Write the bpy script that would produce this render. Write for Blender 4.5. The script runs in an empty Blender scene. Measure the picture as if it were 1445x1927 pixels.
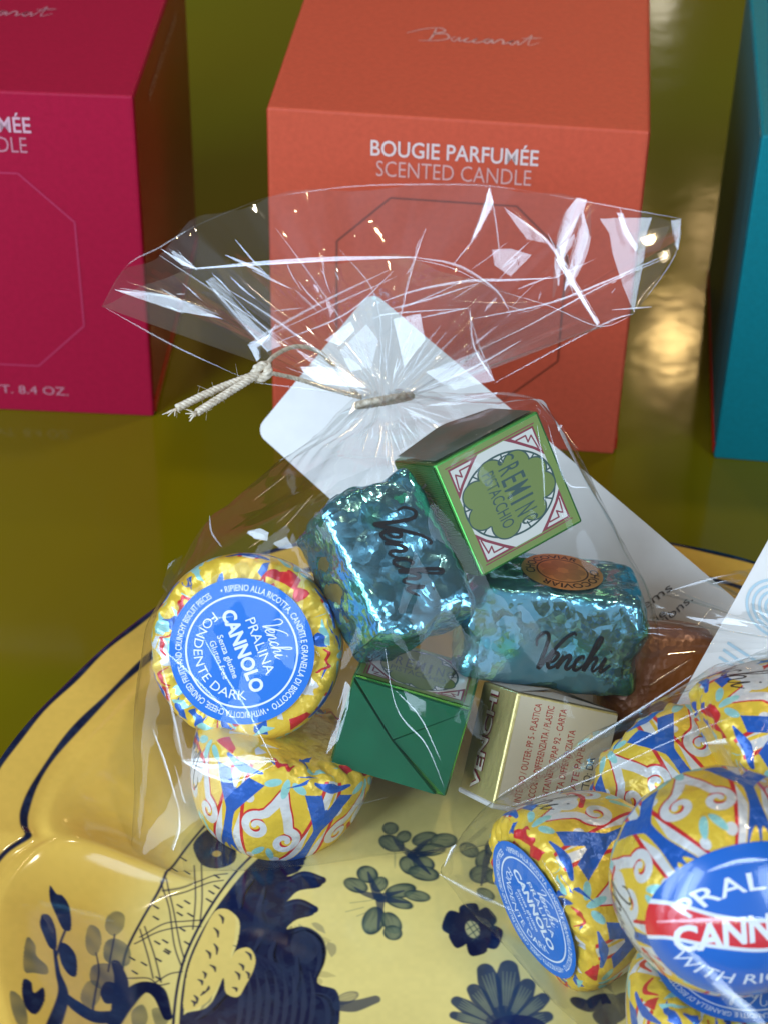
import bpy, bmesh, math, random
import numpy as np
from mathutils import Matrix, Vector
sc = bpy.context.scene
C = sc.collection
rng = np.random.default_rng(7)
cm = .01

# ------------------------------------------------------------------ camera
F_PX, PITCH, ROLL, CAM_H = 3677.7, .6606, .0221, .3361
fw = np.array([0, math.cos(PITCH), -math.sin(PITCH)])
up0 = np.array([0, math.sin(PITCH), math.cos(PITCH)])
cr, sr = math.cos(ROLL), math.sin(ROLL)
RT = np.array([cr, 0, 0]) + sr*up0          # camera right
UP = np.array([-sr, 0, 0]) + cr*up0         # camera up
EYE = np.array([0, 0, CAM_H])
cam = bpy.data.cameras.new('camera'); camo = bpy.data.objects.new('camera', cam); C.objects.link(camo)
M = Matrix.Identity(4)
for i in range(3):
    M[i][0] = RT[i]; M[i][1] = UP[i]; M[i][2] = -fw[i]; M[i][3] = EYE[i]
camo.matrix_world = M
cam.sensor_fit = 'VERTICAL'; cam.sensor_height = 36; cam.lens = F_PX/1927*36
cam.clip_start = .01; cam.clip_end = 50
cam.dof.use_dof = True; cam.dof.focus_distance = .435; cam.dof.aperture_fstop = 24
sc.camera = camo

def ray(x, y): return fw + RT*(x-722.5)/F_PX - UP*(y-963.5)/F_PX
def atd(x, y, t): return EYE + ray(x, y)*t              # point at depth t
def atz(x, y, z): d = ray(x, y); return EYE + d*((z-CAM_H)/d[2])

# ------------------------------------------------------------------ world and lamps
w = bpy.data.worlds.new('World'); sc.world = w; w.use_nodes = True
nt = w.node_tree; bg = nt.nodes['Background']
tc = nt.nodes.new('ShaderNodeTexCoord'); sp = nt.nodes.new('ShaderNodeSeparateXYZ'); rp = nt.nodes.new('ShaderNodeValToRGB')
mr = nt.nodes.new('ShaderNodeMapRange'); mr.inputs[1].default_value = -1; mr.inputs[2].default_value = 1
nt.links.new(tc.outputs['Generated'], sp.inputs[0]); nt.links.new(sp.outputs[1], mr.inputs[0]); nt.links.new(mr.outputs[0], rp.inputs[0])
e = rp.color_ramp.elements                      # bright street side (-y) to dim shop interior (+y)
e[0].position = 0.; e[0].color = (.50, .56, .66, 1); e[1].position = 1.; e[1].color = (.085, .070, .050, 1)
for p_, c_ in ((.28, (.28, .33, .40, 1)), (.45, (.075, .075, .075, 1)), (.62, (.075, .066, .05, 1))): k_ = e.new(p_); k_.color = c_
nt.links.new(rp.outputs[0], bg.inputs['Color']); bg.inputs['Strength'].default_value = .85

def lamp(name, loc, target, size, power, col, size_y=None, shape='RECTANGLE'):
    l = bpy.data.lights.new(name, 'AREA'); o = bpy.data.objects.new(name, l); C.objects.link(o)
    l.shape = shape; l.size = size
    if size_y: l.size_y = size_y
    l.energy = power; l.color = col
    o.location = loc
    o.rotation_euler = (Vector(target)-Vector(loc)).to_track_quat('-Z', 'Y').to_euler()
    return o
for x_, y_, z_, p_ in ((-1.05, -.08, .55, 7.5), (-.80, -.48, .60, 12.), (.70, -.55, .52, 7.0)):
    lamp('window_light', (x_, y_, z_), (0, .40, .03), .30, p_, (.62, .79, 1), 1.05)
lamp('key_spot', (.42, .78, 1.6), (0, .38, .02), .12, 3.8, (1, .87, .66), shape='DISK')
def refl_dir(x, y):
    d = ray(x, y); d = d/np.linalg.norm(d); d[2] = -d[2]; return d
p0 = atz(1265, 645, 0); q = p0+refl_dir(1265, 645)*1.55
lamp('warm_ceiling_lamp', q, p0, .045, .22, (1, .66, .25), shape='DISK')
for dx, dy, e in ((-.10, .02, .03), (.08, -.06, .03), (.02, -.14, .03), (-.07, -.13, .025), (.11, .05, .02)):
    lamp('warm_ceiling_lamp', q+np.array([dx, 0, dy]), p0, .04, e, (1, .66, .3), shape='DISK')
q2 = atz(1238, 2, 0)+refl_dir(1238, 2)*1.6
lamp('warm_ceiling_lamp', q2, atz(1238, 2, 0), .04, .03, (1, .9, .7), shape='DISK')
for x, y, z in ((-.15, 1.1, 1.3), (.1, .2, 1.5)):
    lamp('warm_ceiling_lamp', (x, y, z), (0, .38, 0), .035, .8, (1, .74, .4), shape='DISK')
sc.view_settings.view_transform = 'Standard'; sc.view_settings.look = 'None'
sc.view_settings.exposure = .22; sc.view_settings.gamma = 1
sc.cycles.max_bounces = 16; sc.cycles.transparent_max_bounces = 48
sc.cycles.glossy_bounces = 6; sc.cycles.caustics_reflective = False; sc.cycles.caustics_refractive = False
sc.cycles.sample_clamp_indirect = 4
sc.cycles.use_denoising = True

# ------------------------------------------------------------------ helpers
def link(name, mesh, mats=None, parent=None):
    o = bpy.data.objects.new(name, mesh); C.objects.link(o)
    if mats is not None:
        for m in (mats if isinstance(mats, (list, tuple)) else [mats]): mesh.materials.append(m)
    if parent is not None: o.parent = parent
    return o
def tag(o, label, cat, group=None, kind=None):
    if label: o['label'] = label
    if cat: o['category'] = cat
    if group: o['group'] = group
    if kind: o['kind'] = kind
    return o
def thing(name, label, cat, mat4=None, group=None):
    o = bpy.data.objects.new(name, None); C.objects.link(o); o.empty_display_size = .01
    if mat4 is not None: o.matrix_world = mat4
    return tag(o, label, cat, group)
def mat4(B, t):
    m = Matrix.Identity(4)
    for i in range(3):
        for j in range(3): m[i][j] = float(B[i][j])
        m[i][3] = float(t[i])
    return m
def mesh_from(verts, faces, uvs=None, smooth=True):
    me = bpy.data.meshes.new('mesh')
    me.from_pydata([tuple(map(float, v)) for v in verts], [], [tuple(map(int, f)) for f in faces])
    if uvs is not None:
        ul = me.uv_layers.new(name='UVMap')
        li = np.zeros(len(me.loops), dtype=np.int32); me.loops.foreach_get('vertex_index', li)
        ul.data.foreach_set('uv', np.asarray(uvs, dtype=np.float32)[li].ravel())
    if smooth: me.polygons.foreach_set('use_smooth', [True]*len(me.polygons))
    me.update(); return me
def grid_faces(nr, nc, wrap=False):
    f = []
    for i in range(nr-1):
        for j in range(nc if wrap else nc-1):
            k = (j+1) % nc
            f.append((i*nc+j, i*nc+k, (i+1)*nc+k, (i+1)*nc+j))
    return f
def catmull(pts, n, closed=False):
    P = np.asarray(pts, float)
    if closed: Q = np.vstack([P[-1], P, P[0], P[1]])
    else: Q = np.vstack([2*P[0]-P[1], P, 2*P[-1]-P[-2]])
    m = len(Q)-3; t = np.linspace(0, m, n, endpoint=not closed)
    i = np.minimum(t.astype(int), m-1); u = (t-i)[:, None]
    a, b, c, d = Q[i], Q[i+1], Q[i+2], Q[i+3]
    return .5*(2*b+(c-a)*u+(2*a-5*b+4*c-d)*u*u+(3*b-a-3*c+d)*u**3)
def resample(pts, n):
    P = np.asarray(pts, float); s = np.r_[0, np.cumsum(np.linalg.norm(np.diff(P[:, :2], axis=0), axis=1))]
    t = np.linspace(0, s[-1], n)
    return np.stack([np.interp(t, s, P[:, k]) for k in range(P.shape[1])], 1)
def tri(x): return np.abs(x-np.floor(x)-.5)*4-1
def rand_dirs(g, n):
    d = g.normal(size=(n, 3)); return d/np.linalg.norm(d, axis=1)[:, None]
def crumple(P, seed, n=10, lam=(.006, .02), sharp=True):
    """straight-creased facets, about -1..1"""
    g = np.random.default_rng(seed); out = np.zeros(len(P)); tot = 0
    dirs = rand_dirs(g, n); md = rand_dirs(g, n)
    for i in range(n):
        L = g.uniform(*lam); a = L/lam[1]
        mask = np.clip(.5+1.1*np.sin(P@md[i]*2*math.pi/(L*3.3)+g.uniform(0, 6)), 0, 1)
        wob = .12*np.sin(P@md[(i+3) % n]*2*math.pi/(L*2.1)+g.uniform(0, 6))
        out += a*mask*tri(P@dirs[i]/L+g.uniform()+wob); tot += a*a*.25
    return out/math.sqrt(tot)*.5
def bake_frame(pts):
    """tangent frames along a polyline"""
    P = np.asarray(pts); T = np.gradient(P, axis=0); T /= np.linalg.norm(T, axis=1)[:, None]+1e-12
    N = np.zeros_like(P); n = np.cross(T[0], [0.3, .5, .81]); n /= np.linalg.norm(n)
    for i in range(len(P)):
        n = n-T[i]*(n@T[i]); n /= np.linalg.norm(n); N[i] = n
    return T, N, np.cross(T, N)
class MB:
    def __init__(s): s.v = []; s.f = []; s.m = []
    def add(s, v, f, m=0):
        b = len(s.v); s.v += [tuple(map(float, p)) for p in v]; s.f += [tuple(int(i)+b for i in q) for q in f]; s.m += [m]*len(f)
    def tube(s, pts, r, n=8, m=0):
        P = np.asarray(pts); T, N, B = bake_frame(P); r = np.broadcast_to(r, (len(P),))
        a = np.linspace(0, 2*math.pi, n, endpoint=False)
        V = (P[:, None]+r[:, None, None]*(np.cos(a)[None, :, None]*N[:, None]+np.sin(a)[None, :, None]*B[:, None])).reshape(-1, 3)
        f = grid_faces(len(P), n, True)+[tuple(range(n))[::-1], tuple((len(P)-1)*n+i for i in range(n))]
        s.add(V, f, m)
    def mesh(s, smooth=True):
        me = mesh_from(s.v, s.f, smooth=smooth)
        me.polygons.foreach_set('material_index', s.m); me.update(); return me
def bevel_box(sx, sy, sz, b=.0006, seg=2):
    bm = bmesh.new(); bmesh.ops.create_cube(bm, size=1)
    bmesh.ops.scale(bm, verts=bm.verts, vec=(sx, sy, sz))
    bmesh.ops.bevel(bm, geom=bm.edges[:], offset=b, segments=seg, affect='EDGES', profile=.6)
    me = bpy.data.meshes.new('mesh'); bm.to_mesh(me); bm.free()
    return me

# ------------------------------------------------------------------ lettering
_tc = {}
def text_tris(s, weight=0.0, shear=0.0):
    k = (s, weight, shear)
    if k in _tc: return _tc[k]
    cu = bpy.data.curves.new('text', 'FONT'); cu.body = s; cu.size = 1; cu.offset = weight; cu.shear = shear; cu.resolution_u = 3
    cu.fill_mode = 'BOTH'; cu.dimensions = '2D'
    o = bpy.data.objects.new('text', cu); C.objects.link(o)
    dg = bpy.context.evaluated_depsgraph_get(); me = bpy.data.meshes.new_from_object(o.evaluated_get(dg))
    me.calc_loop_triangles()
    V = np.array([v.co[:2] for v in me.vertices]).reshape(-1, 2); T = np.array([t.vertices[:] for t in me.loop_triangles], int).reshape(-1, 3)
    bpy.data.objects.remove(o); bpy.data.curves.remove(cu); bpy.data.meshes.remove(me)
    _tc[k] = (V, T); return V, T
def fit_text(s, width, height, weight=0., shear=0.):
    """text verts centred, scaled to width x cap height"""
    V, T = text_tris(s, weight, shear); lo, hi = V.min(0), V.max(0)
    cap = text_tris('H', weight)[0]; ch = cap[:, 1].max()-cap[:, 1].min()
    out = V.copy(); out[:, 0] = (V[:, 0]-(lo[0]+hi[0])/2)*width/(hi[0]-lo[0]); out[:, 1] = (V[:, 1]-ch/2)*height/ch
    return out, T
SCRIPT = [[(.02, .60), (-.03, .78), (.08, .95), (.22, .86), (.27, .55), (.27, .2), (.29, 0), (.45, .42), (.62, .8), (.78, .97), (.86, .92)],
          [(.42, .12), (.58, .22), (.62, .38), (.52, .42), (.46, .2), (.52, .02), (.66, .1), (.74, .36)],
          [(.74, .38), (.72, .02), (.78, .25), (.88, .39), (.93, .3), (.91, .08), (.98, .02), (1.08, .16)],
          [(1.26, .32), (1.2, .39), (1.1, .26), (1.11, .06), (1.2, .02), (1.32, .16)],
          [(1.32, .16), (1.48, .62), (1.50, .88), (1.42, .88), (1.38, .5), (1.36, .02), (1.42, .26), (1.52, .38), (1.57, .3), (1.55, .08), (1.61, .02), (1.7, .16)],
          [(1.7, .16), (1.77, .37), (1.75, .1), (1.8, .02), (1.95, .2)], [(1.82, .55), (1.835, .57)]]
def script_strokes(width):
    s = width/1.95; out = []
    for st in SCRIPT:
        p = catmull(st, len(st)*7); p = p-np.array([.97, .45]); p[:, 0] += .28*p[:, 1]; out.append(p*s)
    return out
SIGN = [[(-.1, .35), (.3, .62), (.62, .7), (.75, .55), (.5, .38), (.78, .42), (.86, .2), (.6, .05), (.2, .0)], [(.55, .72), (.5, .3), (.42, 0)],
        [(1.02, .3), (.92, .2), (1.0, .05), (1.1, .28), (1.12, .08), (1.3, .28), (1.22, .1), (1.34, .08), (1.5, .28), (1.42, .1), (1.55, .08), (1.78, .3), (1.66, .2), (1.74, .06), (1.84, .28), (1.86, .08), (2.02, .3), (2.1, .22), (2.1, .08), (2.34, .3), (2.24, .2), (2.3, .06), (2.42, .28), (2.44, .08), (2.6, .35), (2.72, .6), (2.66, .1), (2.9, .25)], [(2.5, .42), (2.95, .5)]]
def ribbon2d(mb, pts, wd, fn, m=0):
    P = np.asarray(pts, float); T = np.gradient(P, axis=0); T /= np.linalg.norm(T, axis=1)[:, None]+1e-12
    N = np.stack([-T[:, 1], T[:, 0]], 1); wd = np.broadcast_to(wd, (len(P),))[:, None]
    V = np.concatenate([P+N*wd/2, P-N*wd/2]); n = len(P)
    mb.add([fn(a, b) for a, b in V], [(i, i+1, n+i+1, n+i) for i in range(n-1)], m)
def taper(n, lo=.35): return lo+(1-lo)*np.sin(np.linspace(.12, math.pi-.12, n))

# ------------------------------------------------------------------ painted surfaces (pictures drawn in code)
class Canvas:
    def __init__(s, x0, y0, x1, y1, ppu, col):
        s.x0, s.y0, s.s = x0, y0, ppu
        s.w, s.h = int(round((x1-x0)*ppu)), int(round((y1-y0)*ppu))
        s.a = np.empty((s.h, s.w, 3), np.float32); s.a[:] = col
    def box(s, lo, hi, pad=0):
        i0 = max(0, int((lo[0]-pad-s.x0)*s.s)-1); i1 = min(s.w, int((hi[0]+pad-s.x0)*s.s)+2)
        j0 = max(0, int((lo[1]-pad-s.y0)*s.s)-1); j1 = min(s.h, int((hi[1]+pad-s.y0)*s.s)+2)
        if i1 <= i0 or j1 <= j0: return None
        X = s.x0+(np.arange(i0, i1)+.5)/s.s; Y = s.y0+(np.arange(j0, j1)+.5)/s.s
        return (slice(j0, j1), slice(i0, i1)), X[None, :], Y[:, None]
    def blend(s, sl, al, col):
        al = np.clip(al, 0, 1)[..., None]; s.a[sl] = s.a[sl]*(1-al)+np.asarray(col, np.float32)*al
    def stroke(s, pts, wd, col, alpha=1., smooth=True, n=None):
        P = np.asarray(pts, float)
        if smooth and len(P) > 2: P = catmull(P, n or len(P)*8)
        wd = np.broadcast_to(np.asarray(wd, float), (len(P),)) if np.ndim(wd) == 0 else np.interp(np.linspace(0, 1, len(P)), np.linspace(0, 1, len(wd)), wd)
        b = s.box(P.min(0), P.max(0), wd.max())
        if b is None: return
        sl, X, Y = b; A = np.zeros((Y.shape[0], X.shape[1]), np.float32)
        for k in range(len(P)-1):
            bb = s.box(np.minimum(P[k], P[k+1]), np.maximum(P[k], P[k+1]), max(wd[k], wd[k+1]))
            if bb is None: continue
            sl2, x, y = bb; d = P[k+1]-P[k]; L = d@d+1e-12
            t = np.clip(((x-P[k, 0])*d[0]+(y-P[k, 1])*d[1])/L, 0, 1)
            D = np.hypot(x-P[k, 0]-t*d[0], y-P[k, 1]-t*d[1]); r = (wd[k]+(wd[k+1]-wd[k])*t)/2
            v = np.clip((r-D)*s.s+.5, 0, 1)
            o = (slice(sl2[0].start-sl[0].start, sl2[0].stop-sl[0].start), slice(sl2[1].start-sl[1].start, sl2[1].stop-sl[1].start))
            A[o] = np.maximum(A[o], v)
        s.blend(sl, A*alpha, col)
    def poly(s, pts, col, alpha=1., smooth=False, streak=0.):
        P = np.asarray(pts, float)
        if smooth: P = catmull(P, len(P)*8, closed=True)
        b = s.box(P.min(0), P.max(0))
        if b is None: return
        sl, X, Y = b; ins = np.zeros((Y.shape[0], X.shape[1]), bool)
        for k in range(len(P)):
            (xa, ya), (xb, yb) = P[k-1], P[k]
            if ya == yb: continue
            ins ^= ((ya > Y) != (yb > Y)) & (X < (xb-xa)*(Y-ya)/(yb-ya)+xa)
        A = ins.astype(np.float32)
        if streak: A = A*(1-streak*wash(X, Y))
        s.blend(sl, A*alpha, col)
    def ell(s, c, rx, ry, rot, col, alpha=1., edge=0., streak=0.):
        b = s.box(np.array(c)-max(rx, ry), np.array(c)+max(rx, ry))
        if b is None: return
        sl, X, Y = b; ca, sa = math.cos(rot), math.sin(rot)
        u = ((X-c[0])*ca+(Y-c[1])*sa)/rx; v = (-(X-c[0])*sa+(Y-c[1])*ca)/ry
        q = np.sqrt(u*u+v*v); A = np.clip((1-q)*min(rx, ry)*s.s+.5, 0, 1)
        A = A*(alpha+edge*np.clip((q-.72)/.2, 0, 1))
        if streak: A = A*(1-streak*(.5+.5*np.sin(v*11+u*2.5)))
        s.blend(sl, A, col)
    def petal(s, c, rx, ry, rot, c_in, c_edge, tip=None):
        b = s.box(np.array(c)-max(rx, ry), np.array(c)+max(rx, ry))
        if b is None: return
        sl, X, Y = b; ca, sa = math.cos(rot), math.sin(rot)
        u = ((X-c[0])*ca+(Y-c[1])*sa)/rx; v = (-(X-c[0])*sa+(Y-c[1])*ca)/ry; q = np.sqrt(u*u+v*v)
        A = np.clip((1-q)*min(rx, ry)*s.s*.5+.5, 0, 1); k = np.clip((q-.45)/.5, 0, 1)**1.5
        k = np.clip(k+.28*np.sin(v*13+1.5*np.sin(u*3))*np.clip(1-q, 0, 1)+.22*np.sin(u*4+v*2+c[0]*9), 0, 1)[..., None]
        col = np.asarray(c_in, np.float32)*(1-k)+np.asarray(c_edge, np.float32)*k; A = (A*(.90+.1*k[..., 0]))[..., None]
        s.a[sl] = s.a[sl]*(1-A)+col*A
    def tris(s, V, T, col):
        for t in T:
            p = V[t]; b = s.box(p.min(0), p.max(0))
            if b is None: continue
            sl, X, Y = b; (x1, y1), (x2, y2), (x3, y3) = p
            den = (y2-y3)*(x1-x3)+(x3-x2)*(y1-y3)
            if abs(den) < 1e-14: continue
            a = ((y2-y3)*(X-x3)+(x3-x2)*(Y-y3))/den; bb = ((y3-y1)*(X-x3)+(x1-x3)*(Y-y3))/den
            e = 1e-4; s.blend(sl, ((a >= -e) & (bb >= -e) & (a+bb <= 1+e)).astype(np.float32), col)
    def text(s, st, c, width, height, col, rot=0., weight=0., shear=0.):
        V, T = fit_text(st, width, height, weight, shear); ca, sa = math.cos(rot), math.sin(rot)
        s.tris(np.stack([c[0]+V[:, 0]*ca-V[:, 1]*sa, c[1]+V[:, 0]*sa+V[:, 1]*ca], 1), T, col)
    def arc(s, st, c, R, a0, a1, height, col, weight=0., sq=1.):
        """text from angle a0 to a1 (degrees); clockwise = tops outward, counter-clockwise = tops inward"""
        L = math.radians(abs(a1-a0))*R; V, T = fit_text(st, L, height, weight)
        sg = 1 if a1 < a0 else -1
        th = math.radians((a0+a1)/2)-sg*V[:, 0]/R; r = R+sg*V[:, 1]
        s.tris(np.stack([c[0]+r*np.cos(th), c[1]+sq*r*np.sin(th)], 1), T, col)
    def script(s, c, width, thick, col, rot=0.):
        ca, sa = math.cos(rot), math.sin(rot)
        for p in script_strokes(width):
            q = np.stack([c[0]+p[:, 0]*ca-p[:, 1]*sa, c[1]+p[:, 0]*sa+p[:, 1]*ca], 1)
            s.stroke(q, thick*taper(9, .5), col, smooth=False)
    def image(s, name):
        im = bpy.data.images.new(name, s.w, s.h, float_buffer=True); im.colorspace_settings.name = 'Linear Rec.709' if 'Linear Rec.709' in [e.name for e in im.bl_rna.properties['colorspace_settings'].fixed_type.properties['name'].enum_items] else im.colorspace_settings.name
        px = np.ones((s.h, s.w, 4), np.float32); px[..., :3] = s.a
        im.pixels.foreach_set(px.ravel()); im.update(); im.pack(); return im
def wash(X, Y): return .5+.25*np.sin(X*9.1+1.7*np.sin(Y*5.3))+.25*np.sin(Y*12.7+X*6.1+2*np.sin(X*3.1))
def srgb(r, g, b):
    f = lambda c: (c/255/12.92 if c/255 <= .04045 else ((c/255+.055)/1.055)**2.4)
    return (f(r), f(g), f(b))

# ------------------------------------------------------------------ materials
def new_mat(name):
    m = bpy.data.materials.new(name); m.use_nodes = True; return m, m.node_tree, m.node_tree.nodes['Principled BSDF']
def bump(nt, src, strength, dist=.001, prev=None):
    b = nt.nodes.new('ShaderNodeBump'); b.inputs['Strength'].default_value = strength; b.inputs['Distance'].default_value = dist
    nt.links.new(src, b.inputs['Height'])
    if prev: nt.links.new(prev, b.inputs['Normal'])
    return b.outputs[0]
def tex(nt, kind, coord='Object', **kw):
    t = nt.nodes.new('ShaderNodeTex'+kind); c = nt.nodes.new('ShaderNodeTexCoord'); nt.links.new(c.outputs[coord], t.inputs['Vector'])
    for k, v in kw.items():
        if k in ('feature', 'distance'): setattr(t, k, v)
        else: t.inputs[k.replace('_', ' ')].default_value = v
    return t
def plain(name, col, rough=.5, metal=0., spec=.5, coat=0., noise=0., scale=300, bmp=0.):
    m, nt, b = new_mat(name); b.inputs['Base Color'].default_value = (*col, 1); b.inputs['Roughness'].default_value = rough
    b.inputs['Metallic'].default_value = metal; b.inputs['Specular IOR Level'].default_value = spec; b.inputs['Coat Weight'].default_value = coat
    b.inputs['Coat Roughness'].default_value = .05
    if noise:
        t = tex(nt, 'Noise', Scale=scale, Detail=4.); r = nt.nodes.new('ShaderNodeValToRGB')
        r.color_ramp.elements[0].position = .3; r.color_ramp.elements[1].position = .7
        r.color_ramp.elements[0].color = (*[c*(1-noise) for c in col], 1); r.color_ramp.elements[1].color = (*[min(1, c*(1+noise)) for c in col], 1)
        nt.links.new(t.outputs[0], r.inputs[0]); nt.links.new(r.outputs[0], b.inputs['Base Color'])
    if bmp:
        t2 = tex(nt, 'Noise', Scale=scale*3, Detail=3.); nt.links.new(bump(nt, t2.outputs[0], bmp, .0002), b.inputs['Normal'])
    return m
def pictured(name, im, rough=.4, metal=0., spec=.5, coat=0., foil=0.):
    m, nt, b = new_mat(name); t = nt.nodes.new('ShaderNodeTexImage'); t.image = im; t.extension = 'EXTEND' if not foil else 'REPEAT'
    nt.links.new(t.outputs[0], b.inputs['Base Color']); b.inputs['Roughness'].default_value = rough; b.inputs['Metallic'].default_value = metal
    b.inputs['Specular IOR Level'].default_value = spec; b.inputs['Coat Weight'].default_value = coat; b.inputs['Coat Roughness'].default_value = .04
    if foil:
        v = tex(nt, 'Voronoi', Scale=420., feature='DISTANCE_TO_EDGE'); n = tex(nt, 'Noise', Scale=350., Detail=5.)
        nn = tex(nt, 'Noise', Scale=900., Detail=2.)
        x = bump(nt, n.outputs[0], foil, .0012); x = bump(nt, v.outputs[0], foil*.35, .0006, x)
        nt.links.new(x, b.inputs['Normal'])
    return m
def film_mat(name, veil=.008, rough=.02, ior=1.52, bmp=.05):
    m = bpy.data.materials.new(name); m.use_nodes = True; nt = m.node_tree; nt.nodes.clear()
    N = nt.nodes.new; out = N('ShaderNodeOutputMaterial'); gl = N('ShaderNodeBsdfGlossy'); tr = N('ShaderNodeBsdfTransparent'); fr = N('ShaderNodeFresnel')
    geo = N('ShaderNodeNewGeometry'); mx = N('ShaderNodeMix'); mx.data_type = 'FLOAT'
    nt.links.new(geo.outputs['Backfacing'], mx.inputs[0]); mx.inputs[2].default_value = ior; mx.inputs[3].default_value = 1/ior
    nt.links.new(mx.outputs[0], fr.inputs['IOR'])
    gl.inputs['Roughness'].default_value = rough; tr.inputs['Color'].default_value = (.965, .968, .965, 1)
    v = tex(nt, 'Voronoi', Scale=110., feature='DISTANCE_TO_EDGE'); n = tex(nt, 'Noise', Scale=90., Detail=2.)
    x = bump(nt, n.outputs[0], bmp, .0016)
    nt.links.new(x, gl.inputs['Normal']); nt.links.new(x, fr.inputs['Normal'])
    mix = N('ShaderNodeMixShader'); nt.links.new(fr.outputs[0], mix.inputs[0]); nt.links.new(tr.outputs[0], mix.inputs[1]); nt.links.new(gl.outputs[0], mix.inputs[2])
    df = N('ShaderNodeBsdfDiffuse'); df.inputs['Color'].default_value = (.85, .87, .9, 1)
    m2 = N('ShaderNodeMixShader'); m2.inputs[0].default_value = veil; nt.links.new(mix.outputs[0], m2.inputs[1]); nt.links.new(df.outputs[0], m2.inputs[2])
    nt.links.new(m2.outputs[0], out.inputs['Surface']); return m

FILM = film_mat('cellophane_facet', ior=1.6); POUCH = film_mat('cellophane', veil=.006, ior=1.27, bmp=.06); CREASE = film_mat('creased_cellophane', veil=.07, rough=.13, ior=1.75, bmp=.03)
NECKF = film_mat('gathered_cellophane', veil=.035, rough=.05, ior=1.8, bmp=.02)

# ------------------------------------------------------------------ tabletop
m, nt, b = new_mat('olive_lacquer')
n1 = tex(nt, 'Noise', Scale=5., Detail=3.); r1 = nt.nodes.new('ShaderNodeValToRGB')
r1.color_ramp.elements[0].position = .3; r1.color_ramp.elements[1].position = .7
r1.color_ramp.elements[0].color = (.155, .120, .001, 1); r1.color_ramp.elements[1].color = (.142, .148, .002, 1)
nt.links.new(n1.outputs[0], r1.inputs[0]); nt.links.new(r1.outputs[0], b.inputs['Base Color'])
b.inputs['Roughness'].default_value = .11; b.inputs['Specular IOR Level'].default_value = .45
n2 = tex(nt, 'Noise', Scale=55., Detail=2.); nt.links.new(bump(nt, n2.outputs[0], .06, .002), b.inputs['Normal'])
o = link('tabletop', bevel_box(2.4, 2.0, .03, .003), m); o.location = (0, .75, -.015); tag(o, 'glossy olive green lacquered tabletop under everything', 'table', kind='structure')

# ------------------------------------------------------------------ candle boxes
BW, BH = .10, .1038
def candle_box(x, y, yaw, base, side, letter, line, label, foot=True, sig=True):
    root = thing('candle_box', label, 'box', Matrix.Translation((x, y, 0)) @ Matrix.Rotation(yaw, 4, 'Z'), 'scented candle boxes standing behind the plate')
    bo = link('box_body', bevel_box(BW, BW, BH, .0007), plain('card', base, .45, spec=.26, noise=.06, scale=600, bmp=.22), root)
    bo.location = (BW/2, BW/2, BH/2)
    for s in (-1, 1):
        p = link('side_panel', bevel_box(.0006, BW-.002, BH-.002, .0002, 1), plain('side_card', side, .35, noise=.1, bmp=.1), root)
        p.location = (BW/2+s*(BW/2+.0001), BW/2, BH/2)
        q = link('base_strip', bevel_box(.0008, BW-.002, .004, .0002, 1), plain('red_card', (.42, .008, .008), .35), root)
        q.location = (BW/2+s*(BW/2+.0003), BW/2, .0032)
    fr = lambda a, z: (a, -.00012, z)
    def words(st, cx, cz, wd, ht, mat, weight=0):
        V, T = fit_text(st, wd, ht, weight); me = mesh_from([fr(cx+a, cz+c) for a, c in V], T, smooth=False); link('lettering', me, mat, root)
    bright = plain('silver_print', letter, .3, metal=.2); dim = plain('tone_print', tuple(l*.55+b_*.45 for l, b_ in zip(letter, base)), .35, metal=.1)
    words('BOUGIE PARFUMÉE', .0497, BH-.0096, .0444, .0046, bright, .012)
    words('SCENTED CANDLE', .0497, BH-.0157, .0412, .0045, dim, -.006)
    words('NET WT. 8.4 OZ.', .0575, .0078, .035, .0028, dim)
    x0, x1, z0, z1, c = .0185, .0815, .0165, .0795, .0145
    pts = [(x0, z0+c), (x0, z1-c), (x0+c, z1), (x1-c, z1), (x1, z1-c), (x1, z0+c), (x1-c, z0), (x0+c, z0)]
    mb = MB()
    for k in range(8):
        a, b2 = np.array(pts[k]), np.array(pts[(k+1) % 8]); ribbon2d(mb, [a, b2], .00055, fr)
    link('emblem_outline', mb.mesh(False), plain('debossed_line', line, .3), root)
    if sig:
        mb = MB(); s = .0125
        for st in SIGN:
            p = catmull(st, len(st)*6)*s; p[:, 0] += .033
            ribbon2d(mb, p, .00055*taper(len(p), .4), lambda a, c_: (a, .047+c_*1.05, BH+.00012))
        link('signature', mb.mesh(False), dim, root)
    mb = MB()
    V, T = fit_text('SCENTED CANDLE', .055, .003)
    me = mesh_from([(BW+.0006, .05+a, BH-.011+c_) for a, c_ in V], T, smooth=False); link('side_lettering', me, plain('side_print', tuple(.55*a+.45*b_ for a, b_ in zip(side, (.6, .35, .25))), .3), root)
    return root
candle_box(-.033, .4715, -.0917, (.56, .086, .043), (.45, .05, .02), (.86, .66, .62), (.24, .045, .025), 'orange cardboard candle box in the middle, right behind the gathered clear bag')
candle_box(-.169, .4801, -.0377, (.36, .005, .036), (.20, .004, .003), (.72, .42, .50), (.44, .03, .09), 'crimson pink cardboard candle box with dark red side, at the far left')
candle_box(.0958, .4616, -.1003, (.002, .17, .20), (.005, .09, .11), (.6, .7, .7), (.05, .2, .22), 'teal blue cardboard candle box cut off by the right edge')

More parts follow.
